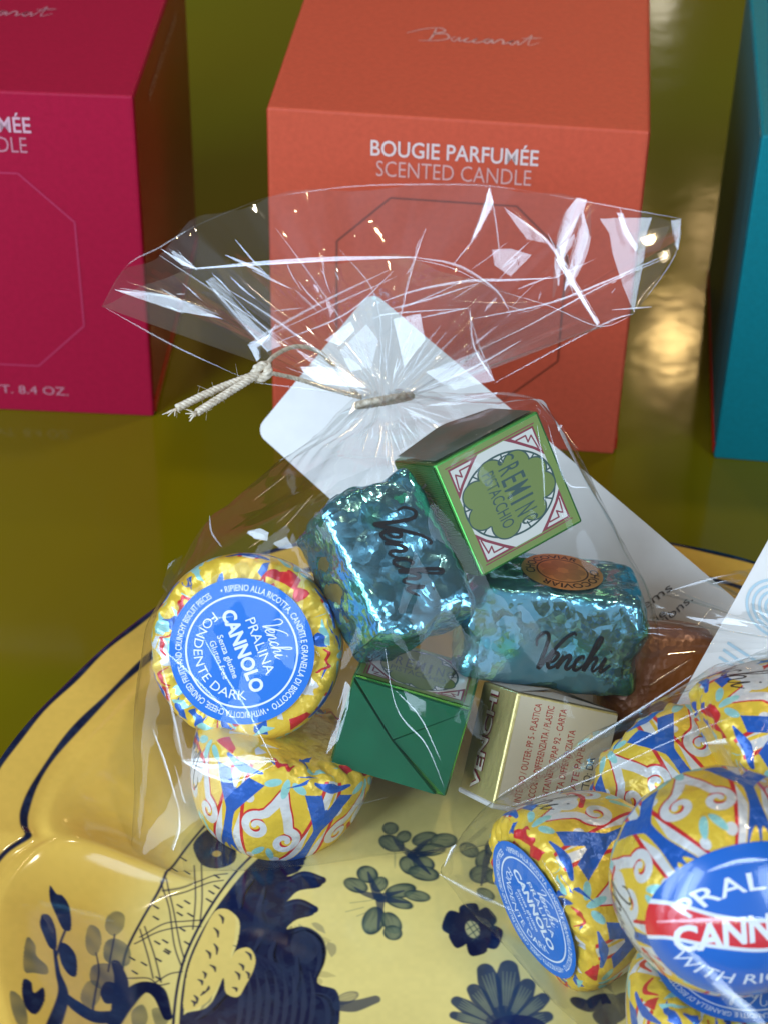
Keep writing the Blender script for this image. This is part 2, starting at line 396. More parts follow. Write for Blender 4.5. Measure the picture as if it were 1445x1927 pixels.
# ------------------------------------------------------------------ plate
PCX, PCY = 3.0, 29.0           # centimetres
_ra = np.array([0, 20, 35, 50, 57, 68, 80, 95, 107, 120, 130, 144, 155, 165, 172, 176, 178.3, 179.4, 180.5, 182, 185, 190, 205, 225, 245, 251, 258, 280, 310, 323, 330, 350, 360.])
_rr = np.array([11.5, 11.3, 11.0, 10.95, 10.9, 10.5, 10.4, 10.35, 10.4, 10.6, 10.55, 10.42, 10.42, 10.66, 10.80, 10.80, 10.68, 10.50, 10.72, 11.0, 11.3, 11.6, 11.8, 11.7, 11.3, 10.8, 11.3, 11.6, 11.4, 10.8, 11.2, 11.6, 11.5])
_rt = np.interp(np.arange(0, 360, .25), _ra, _rr)
for _ in range(6): _rt = .5*_rt+.25*np.roll(_rt, 1)+.25*np.roll(_rt, -1)
_rt2 = _rt.copy()
for _ in range(120): _rt2 = .5*_rt2+.25*np.roll(_rt2, 1)+.25*np.roll(_rt2, -1)
_kw = np.exp(-((np.arange(0, 360, .25)-179.4)/5.)**2); _rt = _rt*_kw+_rt2*(1-_kw)
def rin(th):
    return np.interp(np.mod(np.degrees(th), 360), np.arange(0, 360.25, .25), np.r_[_rt, _rt[0]])
def sst(a, b, x): t = np.clip((x-a)/(b-a), 0, 1); return t*t*(3-2*t)
def plate_h(x, y):
    """surface height in cm at x, y in cm"""
    dx, dy = np.asarray(x)-PCX, np.asarray(y)-PCY; r = np.hypot(dx, dy); th = np.arctan2(dy, dx); d = rin(th)-r
    z = 1.9+.14*np.clip(-d, 0, 1.1)-.10*sst(-.12, .25, d)*(1-sst(.25, .6, d))
    z = z-1.38*sst(.1, 3.9, d)
    t = np.mod(th-math.radians(179.0), math.radians(72))/math.radians(72); t = np.minimum(t, 1-t)
    wall = np.sin(math.pi*np.clip((d-.4)/3.2, 0, 1))
    z = z+wall*(.13*np.exp(-(t/.045)**2)-.10*np.exp(-((t-.11)/.05)**2)+.04*np.cos(t*2*math.pi*3))
    return z
NT = 720; ds = np.r_[np.linspace(-.95, .6, 26), np.linspace(.68, 4.4, 46), np.linspace(4.7, 9.9, 14)]
th = np.linspace(0, 2*math.pi, NT, endpoint=False); V = []
for d in ds:
    r = np.maximum(rin(th)*1.0-d, .05) if d < 4.5 else np.maximum((rin(th)-4.4)*(9.95-d)/(9.95-4.4), .02)
    x, y = PCX+r*np.cos(th), PCY+r*np.sin(th); V.append(np.stack([x, y, plate_h(x, y)], 1))
for d, z in ((-1.02, 2.0), (-1.05, 1.93), (-1.02, 1.86), (-.9, 1.8), (0, 1.5), (1.5, .9), (3.4, .12), (3.6, .03), (4.2, .03), (4.4, .2)):
    r = rin(th)-d; V.insert(0, np.stack([PCX+r*np.cos(th), PCY+r*np.sin(th), np.full(NT, z)], 1))
V = np.concatenate(V)*cm; nr = len(V)//NT
X0, Y0, X1, Y1 = -9.5, 20., 13., 42.
YEL = (.68, .43, .080); NAVY = (.006, .010, .035)
cv = Canvas(X0, Y0, X1, Y1, 90, YEL)
Xg = X0+(np.arange(cv.w)+.5)/90; Yg = Y0+(np.arange(cv.h)+.5)/90; XX, YY = np.meshgrid(Xg, Yg)
TH = np.arctan2(YY-PCY, XX-PCX); D = rin(TH)-np.hypot(XX-PCX, YY-PCY)
wm = sst(2.0, 4.2, D)[..., None]; cv.a[:] = cv.a*(1-wm)+np.array((.76, .62, .21), np.float32)*wm   # thinner paler glaze in the well
full = (slice(0, cv.h), slice(0, cv.w))
cv.blend(full, np.clip((.085+.02*np.sin(TH*23)-np.abs(D))*40, 0, 1)*1., NAVY)
cv.blend(full, np.clip((-D-.84+.02*np.sin(TH*31))*30, 0, 1)*1., NAVY)
def pl(x, y):                       # where a line of sight meets the plate, in cm
    z = .006
    for _ in range(12):
        P = atz(x, y, z); z = .5*z+.5*float(plate_h(P[0]/cm, P[1]/cm))*cm
    return (P[0]/cm, P[1]/cm)
def P7(*pts): return [pl(x/2.007, 1350+y/2.007) for x, y in pts]
def P8(*pts): return [pl(560+x/2.408, 1450+y/2.408) for x, y in pts]
NV = (.005, .009, .040); BL = (.02, .035, .075); GB = (.06, .075, .06)
# lattice band and its border lines
for pts, wd in (([(800, 380), (700, 500), (620, 610), (540, 760), (480, 880), (462, 980), (468, 1060)], .055),
                ([(1010, 470), (905, 570), (820, 680), (748, 800), (695, 920), (668, 1040), (655, 1170), (650, 1260)], .06),
                ([(1060, 470), (950, 565), (855, 680), (775, 800), (720, 920), (695, 1040), (685, 1170), (682, 1260)], .085)):
    cv.stroke(P7(*pts), wd, NV)
for pts in ([(615, 655), (700, 640), (800, 600), (860, 590)], [(605, 680), (700, 660), (790, 625), (845, 615)], [(530, 830), (620, 780), (700, 770), (770, 765)], [(510, 855), (600, 810), (700, 790), (760, 790)],
            [(590, 1000), (640, 970), (690, 960)], [(480, 985), (560, 985), (600, 1010), (640, 1005)], [(610, 620), (640, 720), (660, 860), (690, 950)], [(630, 610), (655, 720), (680, 850), (700, 920)],
            [(735, 560), (740, 680), (730, 800)], [(762, 550), (765, 680), (757, 780)], [(530, 800), (560, 900), (580, 985)], [(548, 790), (585, 900), (610, 1000)]):
    cv.stroke(P7(*pts), .035, NV, .9)
for x, y in ((695, 535), (660, 575), (708, 585), (790, 505), (820, 600), (590, 715), (590, 757), (680, 712), (708, 697), (680, 742), (720, 745), (790, 690), (800, 660), (820, 640), (595, 850), (625, 845), (708, 852), (630, 887), (600, 915), (545, 930), (500, 910), (510, 962), (600, 985), (635, 880), (690, 800)):
    cv.stroke(P7((x-9, y-5), (x+9, y+6)), [.04, .075, .05], NV, smooth=False)
cv.poly(P7((735, 470), (800, 420), (880, 470), (890, 540), (830, 570), (770, 560), (740, 520)), NV, 1, True)
cv.ell(P7((820, 515))[0], .10, .09, 0, YEL, .8)
# big dark foliage
cv.poly(P7((1010, 505), (1090, 515), (1150, 540), (1130, 580), (1085, 600), (1150, 590), (1215, 605), (1210, 640), (1130, 655), (1090, 690), (1060, 720), (1110, 700), (1180, 710), (1185, 745), (1120, 765), (1085, 800), (1150, 790), (1215, 830), (1230, 910), (1200, 1000), (1270, 1030), (1285, 1100), (1270, 1200), (1200, 1290), (700, 1290), (692, 1180), (700, 1120), (790, 1090), (845, 980), (880, 900), (900, 840), (905, 770), (870, 730), (830, 720), (880, 640), (950, 570)), NV, 1, True)
cv.poly(P7((1120, 800), (1180, 810), (1205, 880), (1160, 930), (1110, 900), (1100, 850)), (.030, .040, .075), .9, True, .4)
for pts in ([(1095, 815), (1150, 800), (1205, 840), (1215, 910), (1190, 980)], [(960, 600), (920, 660), (905, 720)], [(1000, 640), (985, 720), (1000, 800), (960, 880)], [(1040, 840), (1030, 900), (1060, 960)], [(1120, 900), (1130, 980), (1110, 1040)], [(1180, 1040), (1230, 1060), (1250, 1120), (1230, 1200)], [(900, 960), (870, 1020), (800, 1100), (740, 1140)]):
    cv.stroke(P7(*pts), [.03, .18, .22, .04], (.028, .040, .082), .7); cv.stroke(P7(*[(a+9, b_+4) for a, b_ in pts]), [.02, .07, .09, .03], (.003, .005, .016), .9)
g = np.random.default_rng(8)
for k in range(120):
    x, y = g.uniform(720, 1270), g.uniform(560, 1270); L_ = g.uniform(25, 90); a = -.9+.9*g.normal(); 
    if (x-1000)**2/280**2+(y-980)**2/300**2 > 1 or (x < 970 and y < 1070): continue
    ex, ey = x+L_*math.cos(a), y-L_*math.sin(a)*1.1; m_ = ((x+ex)/2+g.uniform(-12, 12), (y+ey)/2+g.uniform(-10, 10))
    cv.stroke(P7((x, y), m_, (ex, ey)), np.array([.02, g.uniform(.06, .22), .16, .02]), ((.020, .034, .075), (.026, .044, .085), (.012, .020, .055), (.004, .006, .02))[g.integers(4)], g.uniform(.15, .5))
cv.poly(P7((970, 720), (1040, 700), (1060, 760), (1010, 820), (960, 800)), (.015, .025, .06), .8, True, .3)
for k in range(9):
    x = 900+k*34; cv.stroke(P7((x, 960), (x+12, 1040), (x+6, 1130), (x-14, 1200)), [.02, .12, .05], (.034, .046, .085), .6)
for k in range(5):
    cv.stroke(P7((880+k*30, 860+k*14), (930+k*34, 880+k*16), (980+k*30, 930+k*22)), [.02, .10, .03], (.014, .022, .06), .7)
for pts in ([(1050, 600), (1090, 625), (1150, 600), (1215, 615)], [(1030, 740), (1080, 720), (1130, 705), (1185, 725)], [(1060, 560), (1100, 540), (1140, 530)]):
    cv.stroke(P7(*pts), [.25, .33, .30, .22], NV, 1); cv.stroke(P7(*[(a-4, b_-6) for a, b_ in pts[1:]]), [.03, .08, .05], (.03, .045, .09), .7)
cv.stroke(P7((1280, 1090), (1340, 1090), (1420, 1065)), [.25, .3, .2], BL, .85); cv.ell(P7((1310, 1060))[0], .28, .14, .5, BL, .5, .3, .2)
# pale leaf islands with ticks
cv.poly(P7((812, 735), (860, 725), (890, 760), (888, 830), (872, 910), (895, 880), (940, 870), (965, 905), (960, 950), (930, 1010), (900, 1055), (855, 1040), (845, 985), (810, 1040), (770, 1085), (700, 1105), (698, 1040), (715, 940), (760, 830)), (.74, .56, .16), 1, True)
for a, b2 in (((830, 745), (843, 778)), ((810, 795), (825, 830)), ((810, 855), (820, 895)), ((780, 880), (795, 910)), ((795, 935), (815, 960)), ((768, 960), (775, 985)), ((750, 990), (765, 1010)), ((775, 1040), (790, 1015)), ((735, 1050), (745, 1080)), ((760, 1050), (770, 1035)), ((930, 885), (950, 915)), ((905, 930), (920, 955)), ((930, 960), (940, 985)), ((890, 960), (905, 990)), ((880, 1020), (895, 1035)), ((725, 1070), (735, 1090))):
    mx = ((a[0]+b2[0])/2+6, (a[1]+b2[1])/2-3); cv.stroke(P7(a, mx, b2), [.03, .07, .03], NV, .95)
# twigs and buds on the rim wall
def leaf(pts, col, al): cv.poly(P7(*pts), col, 1 if col == NV else al, True, 0 if col == NV else .25)
for pts, col, al in (([(190, 635), (215, 665), (240, 675), (265, 720), (270, 800), (240, 800), (215, 750), (190, 690)], NV, .95), ([(160, 745), (190, 750), (212, 800), (215, 870), (190, 870), (165, 820), (152, 780)], NV, 1),
                     ([(225, 855), (260, 860), (290, 905), (290, 975), (260, 970), (230, 920)], NV, 1), ([(105, 830), (135, 860), (140, 900), (180, 940), (178, 970), (130, 965), (95, 960), (90, 900)], GB, .85),
                     ([(90, 990), (120, 1000), (130, 1040), (165, 1020), (170, 1070), (140, 1120), (105, 1105), (85, 1050)], NV, .95), ([(40, 1035), (75, 1050), (100, 1100), (105, 1160), (70, 1160), (45, 1100)], GB, .85),
                     ([(340, 785), (375, 800), (385, 850), (362, 900), (330, 880), (325, 830)], GB, .75), ([(440, 732), (472, 750), (465, 800), (430, 825), (400, 800), (405, 755)], GB, .75),
                     ([(400, 850), (440, 835), (490, 870), (490, 930), (440, 940), (395, 910)], GB, .85), ([(350, 940), (410, 930), (470, 960), (465, 1010), (400, 1030), (345, 1000)], BL, .85), ([(330, 1000), (375, 1000), (380, 1060), (340, 1100), (305, 1060)], GB, .7),
                     ([(500, 1110), (540, 1085), (560, 1130), (540, 1180), (505, 1170)], GB, .75), ([(575, 1105), (620, 1100), (640, 1140), (600, 1180)], GB, .7), ([(400, 1000), (440, 1010), (440, 1070), (400, 1080), (380, 1040)], NV, .9)):
    leaf(pts, col, al)
for pts, wd in (([(205, 860), (220, 960), (240, 1050), (200, 1180), (180, 1280)], [.06, .10, .22, .30, .25]), ([(240, 1040), (290, 1090), (360, 1130), (440, 1130)], [.1, .3, .34, .3]), ([(430, 1150), (480, 1070), (540, 1020), (600, 1040), (635, 1130)], [.3, .36, .3, .32, .2]),
                ([(365, 890), (375, 960), (360, 1050), (350, 1120)], [.03, .04, .04, .05]), ([(435, 820), (420, 900), (410, 960)], .035), ([(440, 930), (460, 1000), (450, 1100)], [.2, .3, .3]), ([(250, 800), (230, 850), (215, 900)], .05)):
    cv.stroke(P7(*pts), wd, NV, 1)
# insects / flowers in the well
GN = (.050, .085, .075)
def petals(c, lst, al=.62):
    for (x, y, L, wd, a) in lst:
        p = np.array(P8((x, y))[0]); cv.petal(p, L/85/2.408*1.05, wd/85/2.408*1.2, math.radians(a), (.145, .175, .105), (.030, .052, .055))
petals(None, [(318, 470, 52, 40, 125), (265, 520, 58, 34, -30), (372, 515, 45, 30, 70), (465, 545, 70, 36, 18), (540, 568, 58, 28, -12), (460, 600, 62, 26, -20), (345, 680, 78, 42, 78), (425, 690, 62, 34, -65), (430, 735, 42, 34, -50)])
for p in ([(370, 575), (300, 555), (260, 530)], [(370, 575), (420, 560), (480, 545)], [(375, 580), (440, 590), (500, 600)], [(375, 580), (375, 640), (365, 720)], [(365, 570), (335, 500), (320, 460)]):
    cv.stroke(P8(*p), [.22, .12, .04], BL, .85)
for p in ([(240, 600), (320, 590), (360, 580)], [(220, 640), (300, 620)], [(270, 660), (320, 640)]): cv.stroke(P8(*p), .03, GN, .4)
petals(None, [(420, 262, 38, 32, 80), (425, 330, 62, 40, -35), (480, 300, 40, 28, 60), (575, 310, 62, 36, 25), (660, 318, 62, 40, 10), (600, 360, 70, 32, 10), (505, 430, 58, 38, -65), (570, 420, 52, 36, -35), (570, 465, 70, 38, -15)])
for p in ([(515, 385), (460, 340), (430, 300)], [(515, 385), (570, 330), (600, 310)], [(515, 385), (600, 370), (680, 345)], [(515, 385), (560, 430), (600, 470)]): cv.stroke(P8(*p), [.2, .12, .04], BL, .85)
petals(None, [(775, 360, 50, 34, -50), (840, 400, 60, 30, 70), (830, 470, 55, 45, 40), (890, 480, 45, 40, -60), (850, 560, 45, 26, -40), (880, 350, 50, 30, 80)])
cv.stroke(P8((860, 330), (850, 420), (830, 520)), [.06, .16, .05], BL, .8)
cv.ell(P8((440, 405))[0], .02, .25, 0, GN, .4)
c0 = np.array([790, 722])
for a, L in ((100, 92), (40, 92), (-20, 105), (-75, 90), (-150, 84), (160, 105)):
    u = np.array([math.cos(math.radians(a)), -math.sin(math.radians(a))]); n_ = np.array([u[1], -u[0]])
    cv.poly(P8(*[tuple(c0+u*L*p+n_*L*q*.9) for p, q in ((.12, -.12), (.6, -.52), (1.2, -.5), (1.32, 0), (1.2, .5), (.6, .52), (.12, .12))]), NV, 1, True)
cv.ell(P8((790, 720))[0], .15, .24, .2, (.55, .5, .22), .95)
for p in ([(765, 690), (815, 765)], [(780, 675), (822, 735)], [(765, 720), (815, 690)], [(770, 750), (822, 712)], [(790, 770), (822, 745)]): cv.stroke(P8(*p), .03, GN, .9, smooth=False)
for a, L, wd, col in ((150, 210, 34, BL), (128, 190, 40, BL), (108, 235, 48, BL), (86, 235, 52, BL), (62, 190, 44, BL), (38, 190, 36, BL), (165, 200, 26, BL), (16, 170, 34, BL)):
    u = np.array([math.cos(math.radians(a)), -math.sin(math.radians(a))]); c1 = np.array([935, 1170])
    pts = P8(*[tuple(c1+u*L*t) for t in (.25, .6, .95, 1.18)]); cv.stroke(pts, np.array([.5, .75, 1.05, .8])*wd/85/2.408*2, (.022, .045, .085), .95)
    for k in (-.5, -.2, .1, .4):
        n_ = np.array([u[1], -u[0]])*wd*k; cv.stroke(P8(*[tuple(c1+u*L*t+n_*(t+.1)) for t in (.45, .8, 1.1)]), [.02, .05, .02], (.20, .22, .14), .75)
cv.ell(P8((1000, 1170))[0], .6, .35, 0, (.008, .012, .06), .97)
for x, y, L, wd, a in ((1290, 1060, 60, 30, -30), (1380, 1050, 80, 46, 15), (1440, 1090, 70, 50, 60), (1390, 1130, 60, 36, -40), (1480, 1040, 60, 40, 20)):
    cv.ell(P8((x, y))[0], L/85/2.408, wd/85/2.408, math.radians(a), NV, 1)
g = np.random.default_rng(4)          # uneven pigment in the dark brushwork, edges bled a little into the glaze
def coarse(n): 
    c_ = g.random((n, n)).astype(np.float32); yi = np.linspace(0, n-1.001, cv.h); xi = np.linspace(0, n-1.001, cv.w); y0_, x0_ = yi.astype(int), xi.astype(int); fy, fx = (yi-y0_)[:, None], (xi-x0_)[None]
    fy, fx = fy*fy*(3-2*fy), fx*fx*(3-2*fx)
    return (c_[y0_][:, x0_]*(1-fx)+c_[y0_][:, x0_+1]*fx)*(1-fy)+(c_[y0_+1][:, x0_]*(1-fx)+c_[y0_+1][:, x0_+1]*fx)*fy
dk = np.clip((.12-cv.a.mean(-1))/.08, 0, 1); nz_ = np.clip((.5*coarse(60)+.3*coarse(150)+.2*coarse(420)-.46)*4, 0, 1)
k_ = (dk*nz_*.6)[..., None]; cv.a = cv.a*(1-k_)+np.array((.020, .034, .075), np.float32)*k_
gz = (.93+.14*(.6*coarse(25)+.4*coarse(200)))[..., None]; cv.a *= gz
for _ in range(3):
    cv.a[1:-1] = .5*cv.a[1:-1]+.25*cv.a[:-2]+.25*cv.a[2:]; cv.a[:, 1:-1] = .5*cv.a[:, 1:-1]+.25*cv.a[:, :-2]+.25*cv.a[:, 2:]
im = cv.image('plate_glaze')
uv = np.stack([(V[:, 0]/cm-X0)/(X1-X0), (V[:, 1]/cm-Y0)/(Y1-Y0)], 1)
me = mesh_from(V, grid_faces(nr, NT, True), uv)
gm = pictured('painted_yellow_glaze', im, .11, spec=.38, coat=.0)
tag(link('plate', me, gm), 'yellow scalloped ceramic plate with navy rim lines and dark blue painted flowers', 'plate')

# ------------------------------------------------------------------ printed patterns for the sweets
FY, FB, FR, FW, FT = (.80, .54, .045), (.010, .105, .46), (.62, .018, .025), (.70, .70, .69), (.30, .62, .58)
CIRC = 13.2; SIDE = 4.1; FACE = 2.0          # cm: circumference, side length, face radius
wc = Canvas(0, -FACE, CIRC, SIDE, 110, FY)
cell = CIRC/6; KX = .68
def spiral(c, r, turns, a0, sgn, n=40, r1=.12):
    t = np.linspace(0, 1, n); a = math.radians(a0)+sgn*turns*2*math.pi*t; rr = r*(1-t)+r1*t
    return np.stack([c[0]+rr*np.cos(a), c[1]+rr*np.sin(a)], 1)
for k in range(-1, 7):
    X = cell*(k+.5); sh = lambda pts: [(X+a*KX, b_) for a, b_ in pts]
    bx = X-cell/2
    # white arch with red edge
    arch = [(-1.62, -.1), (-1.42, 1.3), (-1.05, 2.35), (-.55, 3.0), (0, 3.25), (.55, 3.0), (1.05, 2.35), (1.42, 1.3), (1.62, -.1)]
    wc.stroke(sh(arch), .25, FW); inner = [(a*.84, b_-.14) for a, b_ in arch]; wc.stroke(sh(inner), .09, FR)
    wc.stroke(sh([(a*1.10, b_+.20) for a, b_ in arch]), .08, FY)
    for sg in (-1, 1):
        c = (X+sg*.38, 1.55-.12*sg); s1 = spiral(c, .34, 1.2, 270, sg, r1=.08)
        path = np.vstack([np.array([(X, .45), (X+sg*.12, .75), (X+sg*.25, 1.0)]), s1])
        wc.stroke(path+np.array([.04*sg, -.075]), np.linspace(.16, .10, 9), FR, smooth=False); wc.stroke(path, np.linspace(.22, .13, 9), FW, smooth=False)
    wc.ell((X+.36, 2.5), .13, .13, 0, FW); wc.ell((X-.40, 2.42), .15, .14, 0, FW); wc.ell((X+.72, .75), .12, .12, 0, FW); wc.ell((X-.74, .6), .13, .13, 0, FW)
    for a in (60, 120): wc.ell((X+.36*math.cos(math.radians(a)), 2.2), .26, .10, math.radians(a), FT)
    wc.ell((X, .3), .09, .24, 0, FT); wc.ell((X+.30, .22), .2, .09, .5, FT); wc.ell((X-.30, .22), .2, .09, -.5, FT)
    bz = lambda pts: [(bx+a*.8, b_) for a, b_ in pts]
    wc.poly(bz([(-.30, 1.1), (-.2, 2.2), (-.62, 3.1), (-.1, 2.75), (0, 3.5), (.1, 2.75), (.62, 3.1), (.2, 2.2), (.30, 1.1), (0, .9)]), FY, 1, True)
    wc.poly(bz([(-.13, .8), (-.17, 1.9), (-.55, 2.9), (-.10, 2.4), (0, 3.25), (.10, 2.4), (.55, 2.9), (.17, 1.9), (.13, .8)]), FB, 1, True)
    wc.poly(bz([(-.80, .34), (-.3, .30), (0, .75), (.3, .30), (.80, .34), (.22, 1.15), (0, 1.5), (-.22, 1.15)]), FB, 1, False)
    wc.stroke([(bx-.5, .10), (bx, .15), (bx+.45, .06)], [.05, .22, .08], FB)
# script on a white cloud
for cx_ in (cell*1.0, cell*4.0):
    for dx, dy, r in ((-.8, 0, .36), (-.3, .12, .44), (.3, .02, .42), (.8, .08, .34)): wc.ell((cx_+dx, .95+dy), r, r*.9, 0, FW)
    wc.stroke([(cx_-1.1, .6), (cx_-.6, .48), (cx_-.2, .55)], .12, FR); wc.stroke([(cx_+.3, 1.5), (cx_+.8, 1.5), (cx_+1.15, 1.25)], .12, FR)
    wc.script((cx_, .97), 2.0, .055, (.03, .02, .02))
# gathered foil on the flat face: shards of the print
g = np.random.default_rng(5)
sl = slice(0, int(FACE*110)); wc.a[sl] = FY
for k in range(56):
    x, y = g.uniform(0, CIRC), -g.uniform(.0, .8); col = (FB, FB, FT, FT, FW, FR)[g.integers(6)]
    n = g.integers(3, 6); a = np.sort(g.uniform(0, 6.28, n)); rx, ry = g.uniform(.14, .5), g.uniform(.10, .40)
    wc.poly(np.stack([x+rx*np.cos(a), y+ry*np.sin(a)], 1), col)
for k in range(7):
    x = g.uniform(0, CIRC); y = -g.uniform(.1, .7); wc.stroke([(x-.3, y), (x, y+.15), (x+.3, y-.1)], [.05, .11, .05], FR)
wrap_im = wc.image('maiolica_print')
WRAP = pictured('printed_foil', wrap_im, .30, metal=.22, spec=.6, foil=.35)

LBL, LBW = (.006, .155, .60), (.72, .77, .84)
lc = Canvas(-1.02, -1.02, 1.02, 1.02, 420, LBL)
th_ = np.linspace(0, 2*math.pi, 120); lc.stroke(np.stack([.765*np.cos(th_), .765*np.sin(th_)], 1), .026, LBW, smooth=False)
lc.arc('\u2022 RIPIENO ALLA RICOTTA, CANDITI E GRANELLA DI BISCOTTO', (0, 0), .872, 178, 8, .088, LBW, .012)
lc.arc('\u2022 WITH RICOTTA CHEESE, CANDIED FRUITS AND CRUNCHY BISCUIT PIECES', (0, 0), .872, 4, -172, .088, LBW, .012)
lc.script((.02, .53), .56, .018, LBW)
lc.text('PRALINA', (.02, .27), .80, .135, LBW)
lc.text('CANNOLO', (.0, .03), 1.18, .20, LBW, weight=.035)
lc.text('Senza glutine', (0, -.20), .62, .085, LBW, weight=.01); lc.text('Gluten free', (0, -.33), .55, .085, LBW)
lc.arc('FONDENTE DARK', (0, 0), .60, 195, 345, .125, LBW)
LABEL = pictured('blue_sticker', lc.image('round_label_print'), .38, spec=.4)
STICKER_EDGE = plain('sticker_paper', (.006, .155, .60), .4)

prof = np.array([(.0, .62), (.3, .62), (.6, .62), (.82, .61), (.93, .57), (.99, .47), (1.0, .34), (.985, .12), (.94, -.14), (.85, -.40), (.70, -.61), (.48, -.76), (.22, -.84), (.0, -.86)])
pc = catmull(prof, 260); pc[:, 0] = np.abs(pc[:, 0])
arcl = np.r_[0, np.cumsum(np.linalg.norm(np.diff(pc, axis=0), axis=1))]; i_edge = int(np.argmin(np.abs(pc[:, 0]-.965)+10*(pc[:, 1] < .4)))
a_edge = arcl[i_edge]; a_end = arcl[-1]
def basis(z, xhint):
    z = np.array(z, float); z /= np.linalg.norm(z); x = np.array(xhint, float); x = x-z*(x@z); x /= np.linalg.norm(x)
    return np.stack([x, np.cross(z, x), z], 1)
def camdir(r, u, n): return RT*r+UP*u-fw*n
hull_pts = {}
def world_pts(o, me, m4, step=7):
    n = len(me.vertices); a = np.empty(n*3, np.float32); me.vertices.foreach_get('co', a); a = a.reshape(-1, 3)[::step]
    Mx = np.array(m4); return a@Mx[:3, :3].T+Mx[:3, 3]
def cannolo(name_label, pos, axis, xhint, R, seed, bag, sticker=True, dome_label=False, group='yellow printed foil pralines', spin=0.):
    B = basis(axis, xhint); m4 = mat4(B, pos)
    root = thing('round_praline', name_label, 'chocolate', m4, group)
    nu, nv = 200, 130
    s = np.r_[np.linspace(.002, a_edge, 52), np.linspace(a_edge, a_end-.002, nv-51)[1:]]
    rr = np.interp(s, arcl, pc[:, 0]); zz = np.interp(s, arcl, pc[:, 1])
    u = np.linspace(0, 1, nu); U_, S_ = np.meshgrid(u, s); a = U_*2*math.pi
    P = np.stack([np.interp(S_, arcl, pc[:, 0])*np.cos(a), np.interp(S_, arcl, pc[:, 0])*np.sin(a), np.interp(S_, arcl, pc[:, 1])], -1)
    flat = P.reshape(-1, 3)*R
    c1 = crumple(flat, seed, 14, (.0035, .010)).reshape(S_.shape); c2 = crumple(flat, seed+50, 10, (.008, .022)).reshape(S_.shape)
    # radial gathers on the flat face
    g = np.random.default_rng(seed); gat = np.zeros_like(S_)
    for k in range(5):
        f = g.integers(9, 34); gat += .4*tri(U_*f+.35*np.sin(S_*9+g.uniform(0, 6))+g.uniform())
    face = np.clip((S_-.66)/.12, 0, 1)*np.clip((a_edge+.12-S_)/.2, 0, 1)
    seam = (np.abs(c1[:, 0]+0) > -1)
    side = np.clip((S_-a_edge)/.15, 0, 1)
    w_ = .5-.5*np.cos(2*math.pi*U_); w_ = np.minimum(1, w_*6)       # keep the seam closed
    dz = (.024*gat+.022*c1)*face*w_; dr = (.008*c1+.010*c2)*side*np.clip((a_end-S_)/.2, 0, 1)*w_ + .020*(c1+.6*gat)*face*np.clip((S_-.8)/.15, 0, 1)*w_
    P[..., 2] += dz; P[..., 0] += dr*np.cos(a); P[..., 1] += dr*np.sin(a); P[..., 2] += -.010*c2*np.clip((S_-a_edge-.7)/.4, 0, 1)
    pv = np.where(S_ < a_edge, -FACE*(1-S_/a_edge)*1., SIDE*(S_-a_edge)/(a_end-a_edge))
    uu = -U_+spin+np.where(S_ < a_edge, .012*gat, 0)*w_
    uv = np.stack([uu, (pv+FACE)/(SIDE+FACE)], -1)
    me = mesh_from(P.reshape(-1, 3)*R, grid_faces(len(s), nu)[::1], uv.reshape(-1, 2)); me.flip_normals()
    link('foil_wrapper', me, WRAP, root)
    hull_pts.setdefault(bag, []).append(world_pts(None, me, m4, 23))
    if sticker:
        LR = .76; V = []; UVs = []; nrr = 22; na = 96
        for i in range(nrr):
            q = i/(nrr-1)
            for j in range(na):
                t = 2*math.pi*j/na; x, y = LR*q*math.cos(t), LR*q*math.sin(t)
                V.append((x*R, y*R, (.655+.004*math.sin(3*t+seed)*q*q+.003*math.sin(x*9+seed))*R)); UVs.append((.5+.5*q*math.cos(t)/1.02, .5+.5*q*math.sin(t)/1.02))
        link('round_label', mesh_from(V, grid_faces(nrr, na, True), UVs), LABEL, root)
    if dome_label:
        cx_, cy_, ax, ay = dome_label; V = []; UVs = []; nrr = 26; na = 120
        order = np.argsort(pc[i_edge:, 0]); rs = pc[i_edge:, 0][order]; zs = pc[i_edge:, 1][order]
        for i in range(nrr):
            q = i/(nrr-1)
            for j in range(na):
                t = 2*math.pi*j/na; x, y = cx_+ax*q*math.cos(t), cy_+ay*q*math.sin(t); rad = math.hypot(x, y)
                z = np.interp(rad, rs, zs)-.022; k = 1+.012
                V.append((x*k*R, y*k*R, z*R)); UVs.append((.5+.5*q*math.cos(t)*.98, .5-.5*q*math.sin(t)*.98))
        link('oval_label', mesh_from(V, grid_faces(nrr, na, True), UVs), OVAL, root)
    return root, B
oc = Canvas(-1, -1, 1, 1, 420, (.006, .12, .50))
tt = np.linspace(0, 2*math.pi, 100)
oc.poly([(-1.05, .25), (-.75, .36), (-.35, .22), (.1, .12), (.5, .22), (1.05, .3), (1.05, -.28), (.6, -.22), (.1, -.30), (-.4, -.2), (-.8, -.12), (-1.05, -.2)], (.72, .75, .80), 1, True)
oc.poly([(-1.05, .20), (-.75, .31), (-.35, .17), (.1, .07), (.5, .17), (1.05, .25), (1.05, -.23), (.6, -.17), (.1, -.25), (-.4, -.15), (-.8, -.07), (-1.05, -.15)], (.66, .02, .035), 1, True)
oc.arc('PRALINA', (0, -.35), .92, 140, 40, .20, (.78, .80, .83), .01)
V, T = fit_text('CANNOLO', 1.55, .34, .035); V[:, 1] += .06*np.cos(V[:, 0]*3.3)-.03; oc.tris(V, T, (.78, .80, .83))
oc.arc('WITH RICOTTA', (0, .25), .92, 215, 325, .15, (.70, .76, .85))
OVAL = pictured('oval_sticker', oc.image('oval_label_print'), .25, spec=.5, coat=.5)

